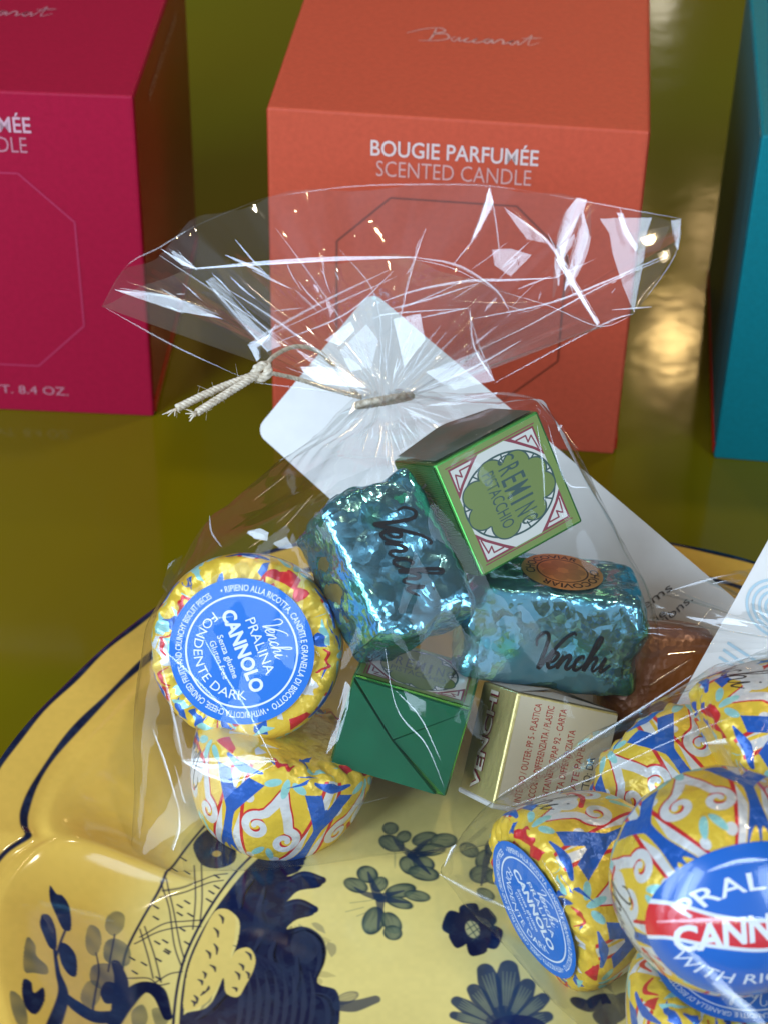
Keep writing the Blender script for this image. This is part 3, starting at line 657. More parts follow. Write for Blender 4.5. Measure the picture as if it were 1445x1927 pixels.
R0 = .0208
e1 = camdir(.355, -.935, 0)
cannolo('round praline with blue label facing the camera, yellow crumpled foil, left in the gathered bag', atd(475, 1212, .446), camdir(-.10, -.05, 1), e1, .0214, 11, 1, spin=.1)
cannolo('yellow praline lying dome down with white scrolls, underneath the blue labelled praline', atd(522, 1466, .447), camdir(.28, .90, .30), camdir(-.65, .0, .75), .0208, 23, 1, sticker=False, spin=.045)
cannolo('praline leaning left with its blue label turned sideways, leftmost in the right bag', atd(1102, 1660, .413), camdir(-.86, -.36, .36), camdir(.40, -.86, .1), .0205, 37, 2, spin=.15)
cannolo('praline half hidden behind the others in the right bag, below the logo tag', atd(1300, 1515, .430), camdir(-.35, .45, -.75), camdir(1, 0, 0), .0205, 41, 2, sticker=False, spin=.52)
cannolo('praline at the top of the right bag with black script on its yellow side', atd(1476, 1412, .405), camdir(-.86, -.40, .02), camdir(.37, -.93, .1), .0205, 53, 2, sticker=False, spin=.13)
cannolo('large praline in front with an oval blue and red label on its dome', atd(1372, 1672, .368), camdir(-.08, .12, -1), camdir(1, .1, 0), .0212, 67, 2, sticker=False, dome_label=(.03, .08, .88, .70), spin=.12)
cannolo('praline at the bottom of the right bag, lying face up beneath the large one', atd(1372, 1935, .388), camdir(.05, .92, .40), camdir(-1, 0, 0), .0212, 71, 2, spin=.4)

# ------------------------------------------------------------------ blue foil chocolates
m, nt, b = new_mat('blue_foil')
b.inputs['Metallic'].default_value = .9; b.inputs['Roughness'].default_value = .17
n1 = tex(nt, 'Noise', Scale=95., Detail=4.); rmp = nt.nodes.new('ShaderNodeValToRGB'); e = rmp.color_ramp.elements
e[0].position = .30; e[0].color = (.16, .44, .58, 1); e[1].position = .72; e[1].color = (.34, .64, .66, 1)
for p, c in ((.42, (.24, .52, .64)), (.55, (.18, .52, .66)), (.66, (.16, .60, .48))): q = rmp.color_ramp.elements.new(p); q.color = (*c, 1)
nt.links.new(n1.outputs[0], rmp.inputs[0]); nt.links.new(rmp.outputs[0], b.inputs['Base Color'])
v1 = tex(nt, 'Voronoi', Scale=650., feature='F1'); n2 = tex(nt, 'Noise', Scale=190., Detail=5., Roughness=.55); v2 = tex(nt, 'Voronoi', Scale=160., feature='DISTANCE_TO_EDGE')
def facets(nt, scales, warp=.0035):
    """crinkled foil: every small cell is a flat facet tipped its own way"""
    N = nt.nodes.new; geo = N('ShaderNodeNewGeometry'); c = N('ShaderNodeTexCoord'); nz_ = N('ShaderNodeTexNoise'); nz_.inputs['Scale'].default_value = 120; nz_.inputs['Detail'].default_value = 3
    nt.links.new(c.outputs['Object'], nz_.inputs['Vector']); ad = N('ShaderNodeVectorMath'); ad.operation = 'MULTIPLY_ADD'; ad.inputs[1].default_value = (warp*2,)*3
    nt.links.new(nz_.outputs['Color'], ad.inputs[0]); nt.links.new(c.outputs['Object'], ad.inputs[2]); cur = geo.outputs['Normal']
    for sc_, k_ in scales:
        v = N('ShaderNodeTexVoronoi'); v.inputs['Scale'].default_value = sc_; nt.links.new(ad.outputs[0], v.inputs['Vector'])
        sb = N('ShaderNodeVectorMath'); sb.operation = 'SUBTRACT'; sb.inputs[1].default_value = (.5, .5, .5); nt.links.new(v.outputs['Color'], sb.inputs[0])
        ma = N('ShaderNodeVectorMath'); ma.operation = 'MULTIPLY_ADD'; ma.inputs[1].default_value = (k_,)*3; nt.links.new(sb.outputs[0], ma.inputs[0]); nt.links.new(cur, ma.inputs[2]); cur = ma.outputs[0]
    nm = N('ShaderNodeVectorMath'); nm.operation = 'NORMALIZE'; nt.links.new(cur, nm.inputs[0]); return nm.outputs[0]
x = facets(nt, ((130., .17), (330., .24), (800., .15))); x = bump(nt, v2.outputs[0], .35, .0006, x)
nt.links.new(x, b.inputs['Normal']); BFOIL = m
for m_ in (WRAP,):
    nt_ = m_.node_tree; bs = nt_.nodes['Principled BSDF']; old = bs.inputs['Normal'].links[0].from_socket; last = old.node
    first = last
    while first.inputs['Normal'].links: first = first.inputs['Normal'].links[0].from_node
    nt_.links.new(facets(nt_, ((260., .16), (600., .16)), .002), first.inputs['Normal'])
INK = plain('black_ink', (.012, .012, .014), .35)
def foil_loaf(label, pos, B, dims, seed, word, disc, discmat, bag):
    m4 = mat4(B, pos); root = thing('foil_chocolate', label, 'chocolate', m4, 'blue foil wrapped chocolates'); dims = np.array(dims); pw = 8.0
    nth, nph = 240, 380
    t = np.linspace(.001, math.pi-.001, nth); ph = np.linspace(0, 2*math.pi, nph, endpoint=False)
    TT, PP = np.meshgrid(t, ph, indexing='ij')
    d = np.stack([np.cos(TT), np.sin(TT)*np.cos(PP), np.sin(TT)*np.sin(PP)], -1).reshape(-1, 3)     # poles on the long axis
    # even out the sampling on the box-like body
    d = np.sign(d)*np.abs(d)**.72; base = d/(np.abs(d)**pw).sum(1)[:, None]**(1/pw)*dims
    def disp(P):
        ends = np.clip((np.abs(P[:, 0])/dims[0]-.70)/.25, 0, 1); edge = np.clip((np.abs(P[:, 1])/dims[1]-.8)/.2, 0, 1)
        c1 = crumple(P, seed, 22, (.0022, .009)); c2 = crumple(P, seed+9, 12, (.007, .02))
        return .00022*c2+(.00010+.00055*ends+.00040*edge)*c1
    nrm = base/dims**2; nrm /= np.linalg.norm(nrm, axis=1)[:, None]
    V = base+nrm*disp(base)[:, None]
    # folded foil flaps at both ends bulge unevenly
    V[:, 0] *= 1+.05*np.sin(V[:, 1]*420+seed)*(np.abs(V[:, 0]) > dims[0]*.8)
    me = mesh_from(V, grid_faces(nth, nph, True)+[tuple(range(nph)), tuple((nth-1)*nph+i for i in range(nph))[::-1]]); me.flip_normals()
    link('foil_wrapper', me, BFOIL, root); hull_pts.setdefault(bag, []).append(world_pts(None, me, m4, 37))
    # script on the front
    mb = MB(); wl, ws, wr = word
    def fn(a, c):
        x, y = wr[0]*a-wr[1]*c+ws[0], wr[1]*a+wr[0]*c+ws[1]
        z = dims[2]*max(1-abs(x/dims[0])**pw-abs(y/dims[1])**pw, .01)**(1/pw); p = np.array([[x, y, z]])
        return (x, y, z+float(disp(p)[0])+.00022)
    for p in script_strokes(wl): ribbon2d(mb, p, .00085*taper(len(p), .45), fn)
    link('script_lettering', mb.mesh(), INK, root)
    if disc:
        ctr, nrm_, r, im = disc; Bd = basis(nrm_, (1, 0, 0)); V = []; UVs = []
        for i in range(10):
            for j in range(48):
                q = i/9; a = 2*math.pi*j/48; l = Bd@np.array([r*q*math.cos(a), r*q*math.sin(a), .0004*math.cos(q*1.5)]); V.append(np.array(ctr)+l); UVs.append((.5+.5*q*math.cos(a), .5+.5*q*math.sin(a)))
        link('round_sticker', mesh_from(V, grid_faces(10, 48, True), UVs), discmat, root)
    return root
dc = Canvas(-1, -1, 1, 1, 200, (.62, .36, .12))
dc.stroke(np.stack([.62*np.cos(tt), .62*np.sin(tt)], 1), .04, (.05, .03, .02), smooth=False)
dc.arc('CHOCOVIAR', (0, 0), .80, 200, 60, .22, (.03, .02, .015), .02); dc.arc('CHOCOVIAR', (0, 0), .80, 20, -130, .22, (.03, .02, .015), .02)
for k in range(7): dc.ell((.35*math.cos(k*.9), .35*math.sin(k*.9)), .22, .18, k, (.40, .24, .09), .8); 
COPPER = pictured('copper_sticker', dc.image('sticker_print'), .28, metal=.7)
BRONZE = plain('olive_sticker', (.20, .17, .06), .35, metal=.5, noise=.15)
# upright one in the middle: long axis runs down-right in the picture
ax = camdir(.46, -.86, .22); nz = camdir(.30, .30, .90); B = basis(nz, ax)
foil_loaf('upright blue foil chocolate between the blue labelled praline and the upper green carton', atd(724, 1070, .4335), B, (.0176, .0126, .0120), 3, (.0205, (.0005, .002), (1, 0)), ((-.001, -.0122, -.002), (0, -1, .05), .0085, None), BRONZE, 1)
ax = camdir(.985, -.15, .05); nz = camdir(-.03, -.36, .93); B = basis(nz, ax)
foil_loaf('wide blue foil chocolate with copper disc on top, at the right of the gathered bag', atd(1034, 1168, .451), B, (.0208, .0125, .0130), 19, (.0182, (.0050, -.0015), (.998, .06)), ((.0008, .0129, .001), (0.0, 1, .04), .0094, None), COPPER, 1)

# ------------------------------------------------------------------ folded carton chocolates
def scaled(loc, s): return EYE+(np.array(loc)-EYE)*s
GREEN = (.002, .105, .045)
GFOIL = plain('green_metal_card', (.07, .30, .06), .26, metal=.8, noise=.12, scale=250, bmp=.05)
# green ribbed side
m, nt, b = new_mat('ribbed_green_foil'); b.inputs['Metallic'].default_value = .8; b.inputs['Roughness'].default_value = .3; b.inputs['Base Color'].default_value = (.07, .38, .12, 1)
wv = tex(nt, 'Wave', Scale=650.); wv.bands_direction = 'Y'; nt.links.new(bump(nt, wv.outputs[0], .5, .0004), b.inputs['Normal']); RIBBED = m
# label print
lab = Canvas(-1.05, -1.05, 1.05, 1.05, 330, (.16, .24, .035))
g = np.random.default_rng(2)
PAPER = (.62, .62, .56); WINE = (.22, .012, .03); DG = (.012, .055, .045); LG = (.14, .20, .03)
lab.poly([(-.90, -.90), (.90, -.90), (.90, .90), (-.90, .90)], PAPER)
for sx in (-1, 1):
    for sy in (-1, 1):
        q = lambda pts: [(sx*a, sy*b_) for a, b_ in pts]
        out = [(.90, .90), (.90, .28), (.76, .46), (.52, .74), (.34, .90)]
        lab.poly(q(out), WINE); lab.poly(q([(.865, .865), (.865, .42), (.76, .54), (.56, .77), (.46, .865)]), PAPER)
        lab.stroke(q([(.80, .50), (.80, .70), (.68, .70), (.76, .80), (.50, .84)]), .03, WINE, smooth=False)
for d in (-.935, .935):
    lab.stroke([(d, -.93), (d, .93)], .022, WINE, smooth=False)
lab.ell((0, 0), .74, .93, 0, DG); lab.ell((0, 0), .705, .895, 0, PAPER)
for a in (8, 52, 96, 128, 172, 215, 262, 305):
    r = math.radians(a); lab.stroke([(.60*math.cos(r), .76*math.sin(r)), (.72*math.cos(r), .91*math.sin(r))], .03, DG, smooth=False)
for k in range(2):
    for a, rr_ in ((30, .2), (75, .22), (112, .2), (150, .22), (195, .22), (240, .24), (285, .22), (335, .24)):
        r = math.radians(a); lab.ell((.50*math.cos(r), .66*math.sin(r)), rr_+.025*(1-k), (rr_+.025*(1-k))*1.15, 0, (DG, LG)[k])
    lab.ell((0, 0), .56+.0*(1-k), .72, 0, LG)
for k in range(900):
    x, y = g.uniform(-.6, .6), g.uniform(-.75, .75)
    if (x/.55)**2+(y/.7)**2 < 1: lab.ell((x, y), .008, .008, 0, (.13, .19, .03), .6)
for i, ch in enumerate('CREMINO'):
    y = .18; x = -.60+i*.195; h = .34+.16*math.sin(math.pi*i/6); 
    V, T = fit_text(ch, .135 if ch not in 'IM' else (.045 if ch == 'I' else .165), h, .006); lab.tris(np.stack([V[:, 1]*.0+x+V[:, 0], y+V[:, 1]+.0], 1), T, DG)
lab.text('PISTACCHIO', (0, -.24), 1.05, .24, DG, weight=.004)
CREMLAB = pictured('cremino_label', lab.image('cremino_label_print'), .35, spec=.5)
V0 = lab
def uv_face(w_, h_, z, up_axis):  # little helper: rounded label sheet with UVs
    n = 10; V = []; U2 = []
    for i in range(n):
        for j in range(n):
            a, b_ = i/(n-1), j/(n-1); V.append((w_*(a-.5), h_*(b_-.5), z)); U2.append((a, b_))
    return mesh_from(V, [(i*n+j, (i+1)*n+j, (i+1)*n+j+1, i*n+j+1) for i in range(n-1) for j in range(n-1)], U2)
def carton_body(a, d, bev, mat, root, bag, m4):
    me = bevel_box(2*a, 2*a, 2*d, bev, 3)
    link('carton', me, mat, root); hull_pts.setdefault(bag, []).append(world_pts(None, me, m4, 1))
# box 1: the label faces the camera
B = np.array([[0.8291, -0.4087, 0.3815], [0.5308, 0.361, -0.7668], [0.1757, 0.8382, 0.5162]]); a, d = .0138, .0114
m4 = mat4(B, [0.02318, 0.35209, 0.06922]); root = thing('folded_carton', 'green carton at the top right of the gathered bag, its round pistachio label facing forward', 'chocolate', m4, 'green cartons')
carton_body(a, d, .0007, GFOIL, root, 1, m4)
lb = link('square_label', uv_face(2*a-.0012, 2*a-.0012, d+.00012, 0), CREMLAB, root)
# rotate the print so the words run down the box as in the photo
me = lb.data; uvd = me.uv_layers[0].data
for q in uvd: u_, v_ = q.uv; q.uv = (1-v_, u_)
sm = link('ribbed_side', uv_face(2*d-.001, 2*a-.001, 0, 0), RIBBED, root)
sm.matrix_local = Matrix(((0, 0, -1, -a-.00012), (0, 1, 0, 0), (1, 0, 0, 0), (0, 0, 0, 1)))
V, T = fit_text('VENCHI', .018, .0042, .01); me = mesh_from([(-a-.00035, -x_, .001+y_) for x_, y_ in V], T, smooth=False)
link('side_lettering', me, plain('pale_print', (.6, .66, .55), .35), root)
FLAP = plain('dark_flap', (.006, .09, .05), .3, metal=.4)
n = 14
mb = MB(); Vf = []
for i in range(n):
    for j in range(n):
        x_, z_ = (2*a-.002)*(i/(n-1)-.5), (2*d-.002)*(j/(n-1)-.5); Vf.append((x_, a+.0004+.0022*max(0, 1-abs(x_)/a)**1.0*max(0, .9-j/(n-1)), z_))
mb.add(Vf, [(i*n+j, (i+1)*n+j, (i+1)*n+j+1, i*n+j+1) for i in range(n-1) for j in range(n-1)]); link('folded_flap', mb.mesh(), FLAP, root)
# box 2: envelope-folded end faces the camera
sc2 = .957; B = np.array([[0.9653, 0.1296, 0.2265], [-0.2026, 0.9193, 0.3373], [-0.1646, -0.3715, 0.9137]]); a, d = .014*sc2, .0115*sc2
m4 = mat4(B, scaled([0.00659, 0.33701, 0.01371], sc2)); root = thing('folded_carton', 'green carton on its side, its plain envelope folded end facing the camera', 'chocolate', m4, 'green cartons')
ENV = plain('green_paper_foil', GREEN, .34, metal=.1, spec=.4, coat=0, noise=.10, scale=160)
carton_body(a, d, .0007, GFOIL, root, 1, m4)
lb = link('square_label', uv_face(2*a-.0012, 2*a-.0012, d+.00012, 0), CREMLAB, root)
def flap(pts, h):
    pts = np.array(pts); c = pts.mean(0); V = [(p[0], -a-.0002-h*0, p[1]) for p in pts]+[(p[0]*.97+c[0]*.03, -a-.0002-h, p[1]*.97+c[1]*.03) for p in pts]; k = len(pts)
    mb = MB(); mb.add(V, [tuple(range(k, 2*k))]+[(i, (i+1) % k, k+(i+1) % k, k+i) for i in range(k)]); return mb.mesh(False)
A_, D_ = a-.0003, d-.0003
link('end_flap', flap([(A_, -D_), (A_, D_), (-A_*.10, -D_*.12)], .0003), ENV, root)
link('end_flap', flap([(-A_, D_), (-A_*.10, -D_*.10), (A_, D_*.98)], .0007), ENV, root)
link('end_flap', flap([(-A_, D_*.97), (-A_, -D_), (A_*.86, -D_), (-A_*.08, -D_*.12)], .0011), ENV, root)
# box 3: gold with red print
s3 = .895; B = np.array([[0.9282, -0.3144, 0.1989], [0.1272, 0.7706, 0.6245], [-0.3497, -0.5544, 0.7553]]); a, d = .014*s3, .0115*s3
m4 = mat4(B, scaled([0.04014, 0.3526, -0.01316], s3)); root = thing('folded_carton', 'gold foil carton with red small print, under the wide blue foil chocolate', 'chocolate', m4, 'gold cartons')
me = bevel_box(2*a, 2*d, 2*a, .0007, 3)
m, nt, b = new_mat('brushed_gold_foil'); b.inputs['Metallic'].default_value = .6; b.inputs['Roughness'].default_value = .42; b.inputs['Base Color'].default_value = (.66, .55, .22, 1)
wv = tex(nt, 'Noise', Scale=400., Detail=4.); nt.links.new(bump(nt, wv.outputs[0], .5, .0008), b.inputs['Normal'])
link('carton', me, m, root); hull_pts[1].append(world_pts(None, me, m4, 1))
gc = Canvas(-1, -1, 1, 1, 260, (.60, .52, .36))
for k, st in enumerate(('INTERNO / OUTER: PP 5 - PLASTICA', 'RACCOLTA DIFFERENZIATA / PLASTIC', 'CONTAINER: C/PAP 92 - CARTA', 'RACCOLTA DIFFERENZIATA', 'SEPARATE PAPER')):
    gc.text(st, (-.62+.26*k, -.1-.05*k if k > 2 else 0), 1.85-.2*max(0, k-2), .135, (.40, .03, .02), rot=math.pi/2, weight=.012)
gc.text('LOTTO: DA', (.66, -.3), .9, .15, (.05, .04, .05), rot=math.pi/2, weight=.015); gc.text('NE 12', (.88, -.2), .6, .15, (.05, .04, .05), rot=math.pi/2, weight=.015)
pm = pictured('gold_print', gc.image('small_print'), .34, metal=.2)
sm = link('printed_side', uv_face(2*a-.0011, 2*a-.0011, 0, 0), pm, root); sm.matrix_local = Matrix(((1, 0, 0, .0003), (0, 0, -1, -d-.00012), (0, 1, 0, 0), (0, 0, 0, 1)))
V, T = fit_text('VENCHI', .0225, .0046, .02)
for nm, off, wgt, mt in (('letter_outline', .00012, .05, plain('wine_print', WINE, .4)), ('side_lettering', .0002, .015, plain('cream_print', (.7, .64, .5), .4))):
    V, T = fit_text('VENCHI', .0225, .0046, wgt); me = mesh_from([(-a-off, y_+.002, x_) for x_, y_ in V], T, smooth=False); link(nm, me, mt, root)
WP = plain('white_paper', (.62, .60, .56), .5, noise=.04)
mb = MB()
for pts, h in (([(-a, -d), (a, -d), (a*.1, d*.1)], .0012), ([(a, -d), (a, d), (a*.0, d*.0)], .0022), ([(-a, d), (-a, -d), (0, 0)], .0018)):
    P = np.array(pts); c = P.mean(0); V = [(p[0]*.985, p[1]*.985, a+.0002) for p in P[:2]]+[(P[2][0], P[2][1], a+h)]; mb.add(V, [(0, 1, 2)])
    mb.add([(v[0], v[1], v[2]-.0003) for v in V], [(2, 1, 0)])
link('open_flap', mb.mesh(False), WP, root)
me = bevel_box(2*a+.0004, 2*d+.0004, .0012, .0003, 1); q = link('paper_edge', me, WP, root); q.location = (0, 0, -a-.0003)

# ------------------------------------------------------------------ brown lump behind
t = np.linspace(.01, math.pi-.01, 70); ph = np.linspace(0, 2*math.pi, 100, endpoint=False); TT, PP = np.meshgrid(t, ph, indexing='ij')
dd = np.stack([np.sin(TT)*np.cos(PP), np.sin(TT)*np.sin(PP), np.cos(TT)], -1).reshape(-1, 3); dd = dd/(np.abs(dd)**3.2).sum(1)[:, None]**(1/3.2)*np.array([.0155, .012, .0165])
dd *= (1+.025*crumple(dd, 77, 12, (.004, .012)))[:, None]
m, nt, b = new_mat('brown_sugar'); b.inputs['Base Color'].default_value = (.26, .085, .022, 1); b.inputs['Roughness'].default_value = .3
b.inputs['Metallic'].default_value = .2; n1 = tex(nt, 'Voronoi', Scale=700.); nt.links.new(bump(nt, n1.outputs[0], .3, .0005), b.inputs['Normal'])
me = mesh_from(dd, grid_faces(70, 100, True)); me.flip_normals()
o = link('brown_sweet', me, m); o.matrix_world = mat4(np.stack([RT, -np.cross(UP, RT)*-1, UP], 1), atd(1240, 1300, .462))
tag(o, 'brown glittery wrapped sweet behind the wide blue foil chocolate, beside the logo tag', 'chocolate')

# ------------------------------------------------------------------ cards
def card(corner, u, v, w_, h_, rad, thick, bend=0.):
    """rounded card: u along width, v along height from the given corner"""
    u = np.array(u)/np.linalg.norm(u); v = np.array(v)-u*(np.array(v)@u); v /= np.linalg.norm(v); n_ = np.cross(u, v)
    pts = []
    for cx_, cy_, a0 in ((w_-rad, rad, -90), (w_-rad, h_-rad, 0), (rad, h_-rad, 90), (rad, rad, 180)):
        for k in range(7): a = math.radians(a0+15*k); pts.append((cx_+rad*math.cos(a), cy_+rad*math.sin(a)))
    k = len(pts); mb = MB(); f = lambda p, z: np.array(corner)+u*p[0]+v*p[1]+n_*z
    mb.add([f(p, 0) for p in pts]+[f(p, thick) for p in pts], [tuple(range(k))[::-1], tuple(range(k, 2*k))]+[(i, (i+1) % k, k+(i+1) % k, k+i) for i in range(k)])
    return mb.mesh(False), f, u, v, n_
CARDP = plain('white_card', (.74, .73, .70), .5, noise=.03, scale=200, bmp=.05)
cA, cB, cE = atd(700, 548, .508), atd(482, 812, .497), atd(1400, 1142, .470)
cE = atd(1400, 1142, .470)
best = min(np.linspace(.40, .58, 721), key=lambda t_: abs((atd(482, 812, t_)-cA)@(cE-cA))); cB = atd(482, 812, best); print('CARD', best, cE, cB, cB+cE-cA)
u_ = cB-cA; v_ = cE-cA
me, f, uu, vv, nn = card(cA, u_, v_, np.linalg.norm(u_), np.linalg.norm(v_)*1.0, .0035, .0007)
o = link('gift_tag', me, CARDP); tag(o, 'long white paper tag with rounded corner slanting behind the tied neck of the bag', 'tag')
front = 1 if (nn@(EYE-cA)) > 0 else -1; zoff = .00085 if front > 0 else -.00015
gk = plain('grey_print', (.10, .09, .08), .5); W_, H_ = np.linalg.norm(u_), np.linalg.norm(v_)
for st, px_, wd in (('items', (1237, 1128), .0062), ('made.', (1228, 1165), .0062), ('collections.', (1247, 1160), .0125)):
    pass
def on_card(x, y):
    d_ = ray(x, y); t_ = ((cA-EYE)@nn)/(d_@nn); p = EYE+d_*t_+nn*(zoff); q = p-cA; return q@uu, q@vv
mb = MB()
for st, pr, pe, ht in (('all items', (1150, 1185), (1262, 1103), .0032), ('are made.', (1150, 1225), (1256, 1147), .0032), ('collections.', (1180, 1225), (1300, 1124), .0032)):
    p0_, p1_ = np.array(on_card(*pr)), np.array(on_card(*pe)); d_ = p1_-p0_; L = np.linalg.norm(d_); d_ /= L; q_ = np.array([-d_[1], d_[0]])
    c_up = np.array(on_card(pr[0]-20, pr[1]-30))-p0_
    if c_up@q_ < 0: q_ = -q_
    V, T = fit_text(st, L, ht*.62); c_ = (p0_+p1_)/2
    mb.add([f(c_+d_*x_+q_*y_, zoff) for x_, y_ in V], T)
link('lettering', mb.mesh(False), gk, o)
# logo tag on the right
cA, cB = atd(1478, 955, .452), atd(1228, 1405, .430); u2 = cB-cA; v2 = camdir(.86, .42, -.25)
me, f, uu, vv, nn = card(cA, u2, v2, np.linalg.norm(u2), .05, .003, .0007)
o = link('gift_tag', me, CARDP); tag(o, 'white paper tag with pale blue curved line emblem, standing at the right edge', 'tag')
zoff = .00085 if nn@(EYE-cA) > 0 else -.00015
mb = MB(); PB = plain('pale_blue_ink', (.42, .58, .66), .5)
cc = np.array(on_card(1462, 1148))
for r in (.0066, .0053, .0040, .0027):
    a = np.linspace(0, 2*math.pi, 50); ribbon2d(mb, np.stack([cc[0]+r*np.cos(a), cc[1]+r*1.15*np.sin(a)], 1), .00062, lambda p, q: f((p, q), zoff))
for p, q in (((1366, 1211), (1420, 1246)), ((1358, 1224), (1412, 1262)), ((1350, 1238), (1400, 1270)), ((1320, 1330), (1352, 1352)), ((1312, 1342), (1345, 1366))):
    ribbon2d(mb, [on_card(*p), on_card(*q)], .0007, lambda p_, q_: f((p_, q_), zoff))
link('emblem', mb.mesh(False), PB, o)

# ------------------------------------------------------------------ cellophane
def convex_planes(pts):
    bm = bmesh.new()
    for p in pts: bm.verts.new(p)
    bmesh.ops.convex_hull(bm, input=bm.verts[:], use_existing_faces=False)
    bm.normal_update(); c = np.mean([v.co[:] for v in bm.verts if v.link_faces], axis=0); N = []; Dd = []
    for fc in bm.faces:
        n_ = np.array(fc.normal); d_ = n_@np.array(fc.verts[0].co)
        if n_@c > d_: n_, d_ = -n_, -d_
        N.append(n_); Dd.append(d_)
    bm.free(); return np.array(N), np.array(Dd)
def pouch(pts, centre, neck, seed, amp, nt_=230, nphi=420, t0=.05):
    N, Dd = convex_planes(pts); ax_ = neck-centre; ax_ = ax_/np.linalg.norm(ax_); Bx = basis(ax_, (1, 0, 0))
    t = np.linspace(t0, math.pi-.01, nt_); ph = np.linspace(0, 2*math.pi, nphi, endpoint=False); TT, PP = np.meshgrid(t, ph, indexing='ij')
    d = (np.stack([np.sin(TT)*np.cos(PP), np.sin(TT)*np.sin(PP), np.cos(TT)], -1).reshape(-1, 3))@Bx.T
    den = Dd-N@centre; r = np.empty(len(d))
    for i in range(0, len(d), 8000):
        q = (d[i:i+8000]@N.T)/den[None]; r[i:i+8000] = 1/np.max(q, axis=1)
    rg = r.reshape(nt_, nphi)
    for _ in range(3): rg = .5*rg+.25*np.roll(rg, 1, 1)+.25*np.roll(rg, -1, 1)
    rg[1:-1] = .5*rg[1:-1]+.25*rg[2:]+.25*rg[:-2]
    P = centre+d*rg.reshape(-1)[:, None]
    dn = np.linalg.norm(P-neck, axis=1); near = np.exp(-(dn/.022)**2); g = np.random.default_rng(seed)
    pl_ = np.zeros(len(P)); phf = PP.reshape(-1)/(2*math.pi)
    for k in range(6):
        fq = g.integers(7, 30); pl_ += tri(phf*fq+.2*np.sin(dn*g.uniform(60, 200)+g.uniform(0, 6))+g.uniform())/6
    c1 = crumple(P, seed, 12, (.014, .040)); c2 = crumple(P, seed+5, 10, (.03, .08))
    h = amp*(.0013*np.maximum(c1, -.3)+.0016*np.maximum(c2, -.3))+.0042*near*pl_*np.minimum(1, dn/.006)
    P = P+d*h[:, None]; P[:, 2] = np.maximum(P[:, 2], .0058)
    return P, grid_faces(nt_, nphi, True)
def glint(mb, pts, width, lightpos, m=1, lift=.0006):
    """a narrow crease in the film: a shallow two-sided fold that turns towards a lamp"""
    P = np.array([atd(*p) for p in pts]); P = catmull(P, max(10, len(P)*8)) if len(P) > 2 else P[0]+(P[1]-P[0])*np.linspace(0, 1, 12)[:, None]
    dp_ = (P-EYE)@fw; best = None
    for lp in ((lightpos,) if lightpos == WARM else (WIN, WIN2, (-1.05, -.08, .55))):          # let the crease lean until it catches a window
        k = 1.0; off = [0.]
        for i_ in range(len(P)-1):
            a_ = EYE+(P[i_]-EYE)*(1+off[-1]/dp_[i_]); v_ = EYE-a_; v_ /= np.linalg.norm(v_); l_ = np.array(lp)-a_; h_ = v_+l_/np.linalg.norm(l_); r_ = (P[i_+1]-EYE)/dp_[i_+1]
            off.append(((a_-EYE)@h_)/(r_@h_)-dp_[i_+1])
        off = np.array(off); off = off-off.mean(); cost = np.abs(off).max()
        if best is None or cost < best[0]: best = (cost, off, lp)
    off = np.clip(best[1], -.009, .009); lightpos = best[2]; P = EYE+(P-EYE)*(1+off/dp_)[:, None]
    T = np.gradient(P, axis=0); T /= np.linalg.norm(T, axis=1)[:, None]
    vd = EYE-P; vd /= np.linalg.norm(vd, axis=1)[:, None]; ld = np.array(lightpos)-P; ld /= np.linalg.norm(ld, axis=1)[:, None]
    h = vd+ld; h = h-T*np.sum(h*T, 1)[:, None]; h /= np.linalg.norm(h, axis=1)[:, None]; W = np.cross(T, h)
    wd = (.8*width*taper(len(P), .08))[:, None]; V = np.concatenate([P-W*wd*.5-h*wd*.03, P, P+W*wd*.5-h*wd*.09]); n = len(P)
    mb.add(V, [(i, i+1, n+i+1, n+i) for i in range(n-1)]+[(n+i, n+i+1, 2*n+i+1, 2*n+i) for i in range(n-1)], m)
WIN, WIN2, WARM = (-.80, -.48, .60), (.70, -.55, .52), (-.15, 1.1, 1.3)

def facet(mb, px, depth, lightpos, m=1, tilt=(0, 0, 0)):
    """one flat crushed facet of film through the given outline, turned towards a lamp"""
    c = np.mean(px, axis=0); P0 = atd(c[0], c[1], depth); v_ = EYE-P0; v_ /= np.linalg.norm(v_); l_ = np.array(lightpos)-P0; l_ /= np.linalg.norm(l_)
    h = v_+l_; h = h/np.linalg.norm(h)+np.array(tilt); h /= np.linalg.norm(h); V = []
    for x, y in px: d_ = ray(x, y); V.append(EYE+d_*(((P0-EYE)@h)/(d_@h)))
    V = np.array(V); n = len(V); sz = np.mean(np.linalg.norm(V-P0, axis=1)); g_ = np.random.default_rng(int(c[0]))
    ring = [P0+(V-P0)*k+h*sz*b_ for k, b_ in ((1, 0), (.7, .003+.008*g_.random()), (.35, .006+.008*g_.random()))]
    mb.add(np.concatenate(ring+[[P0+h*sz*(.008+.008*g_.random())]]), grid_faces(3, n, True)+[(2*n+i, 2*n+(i+1) % n, 3*n) for i in range(n)], m)
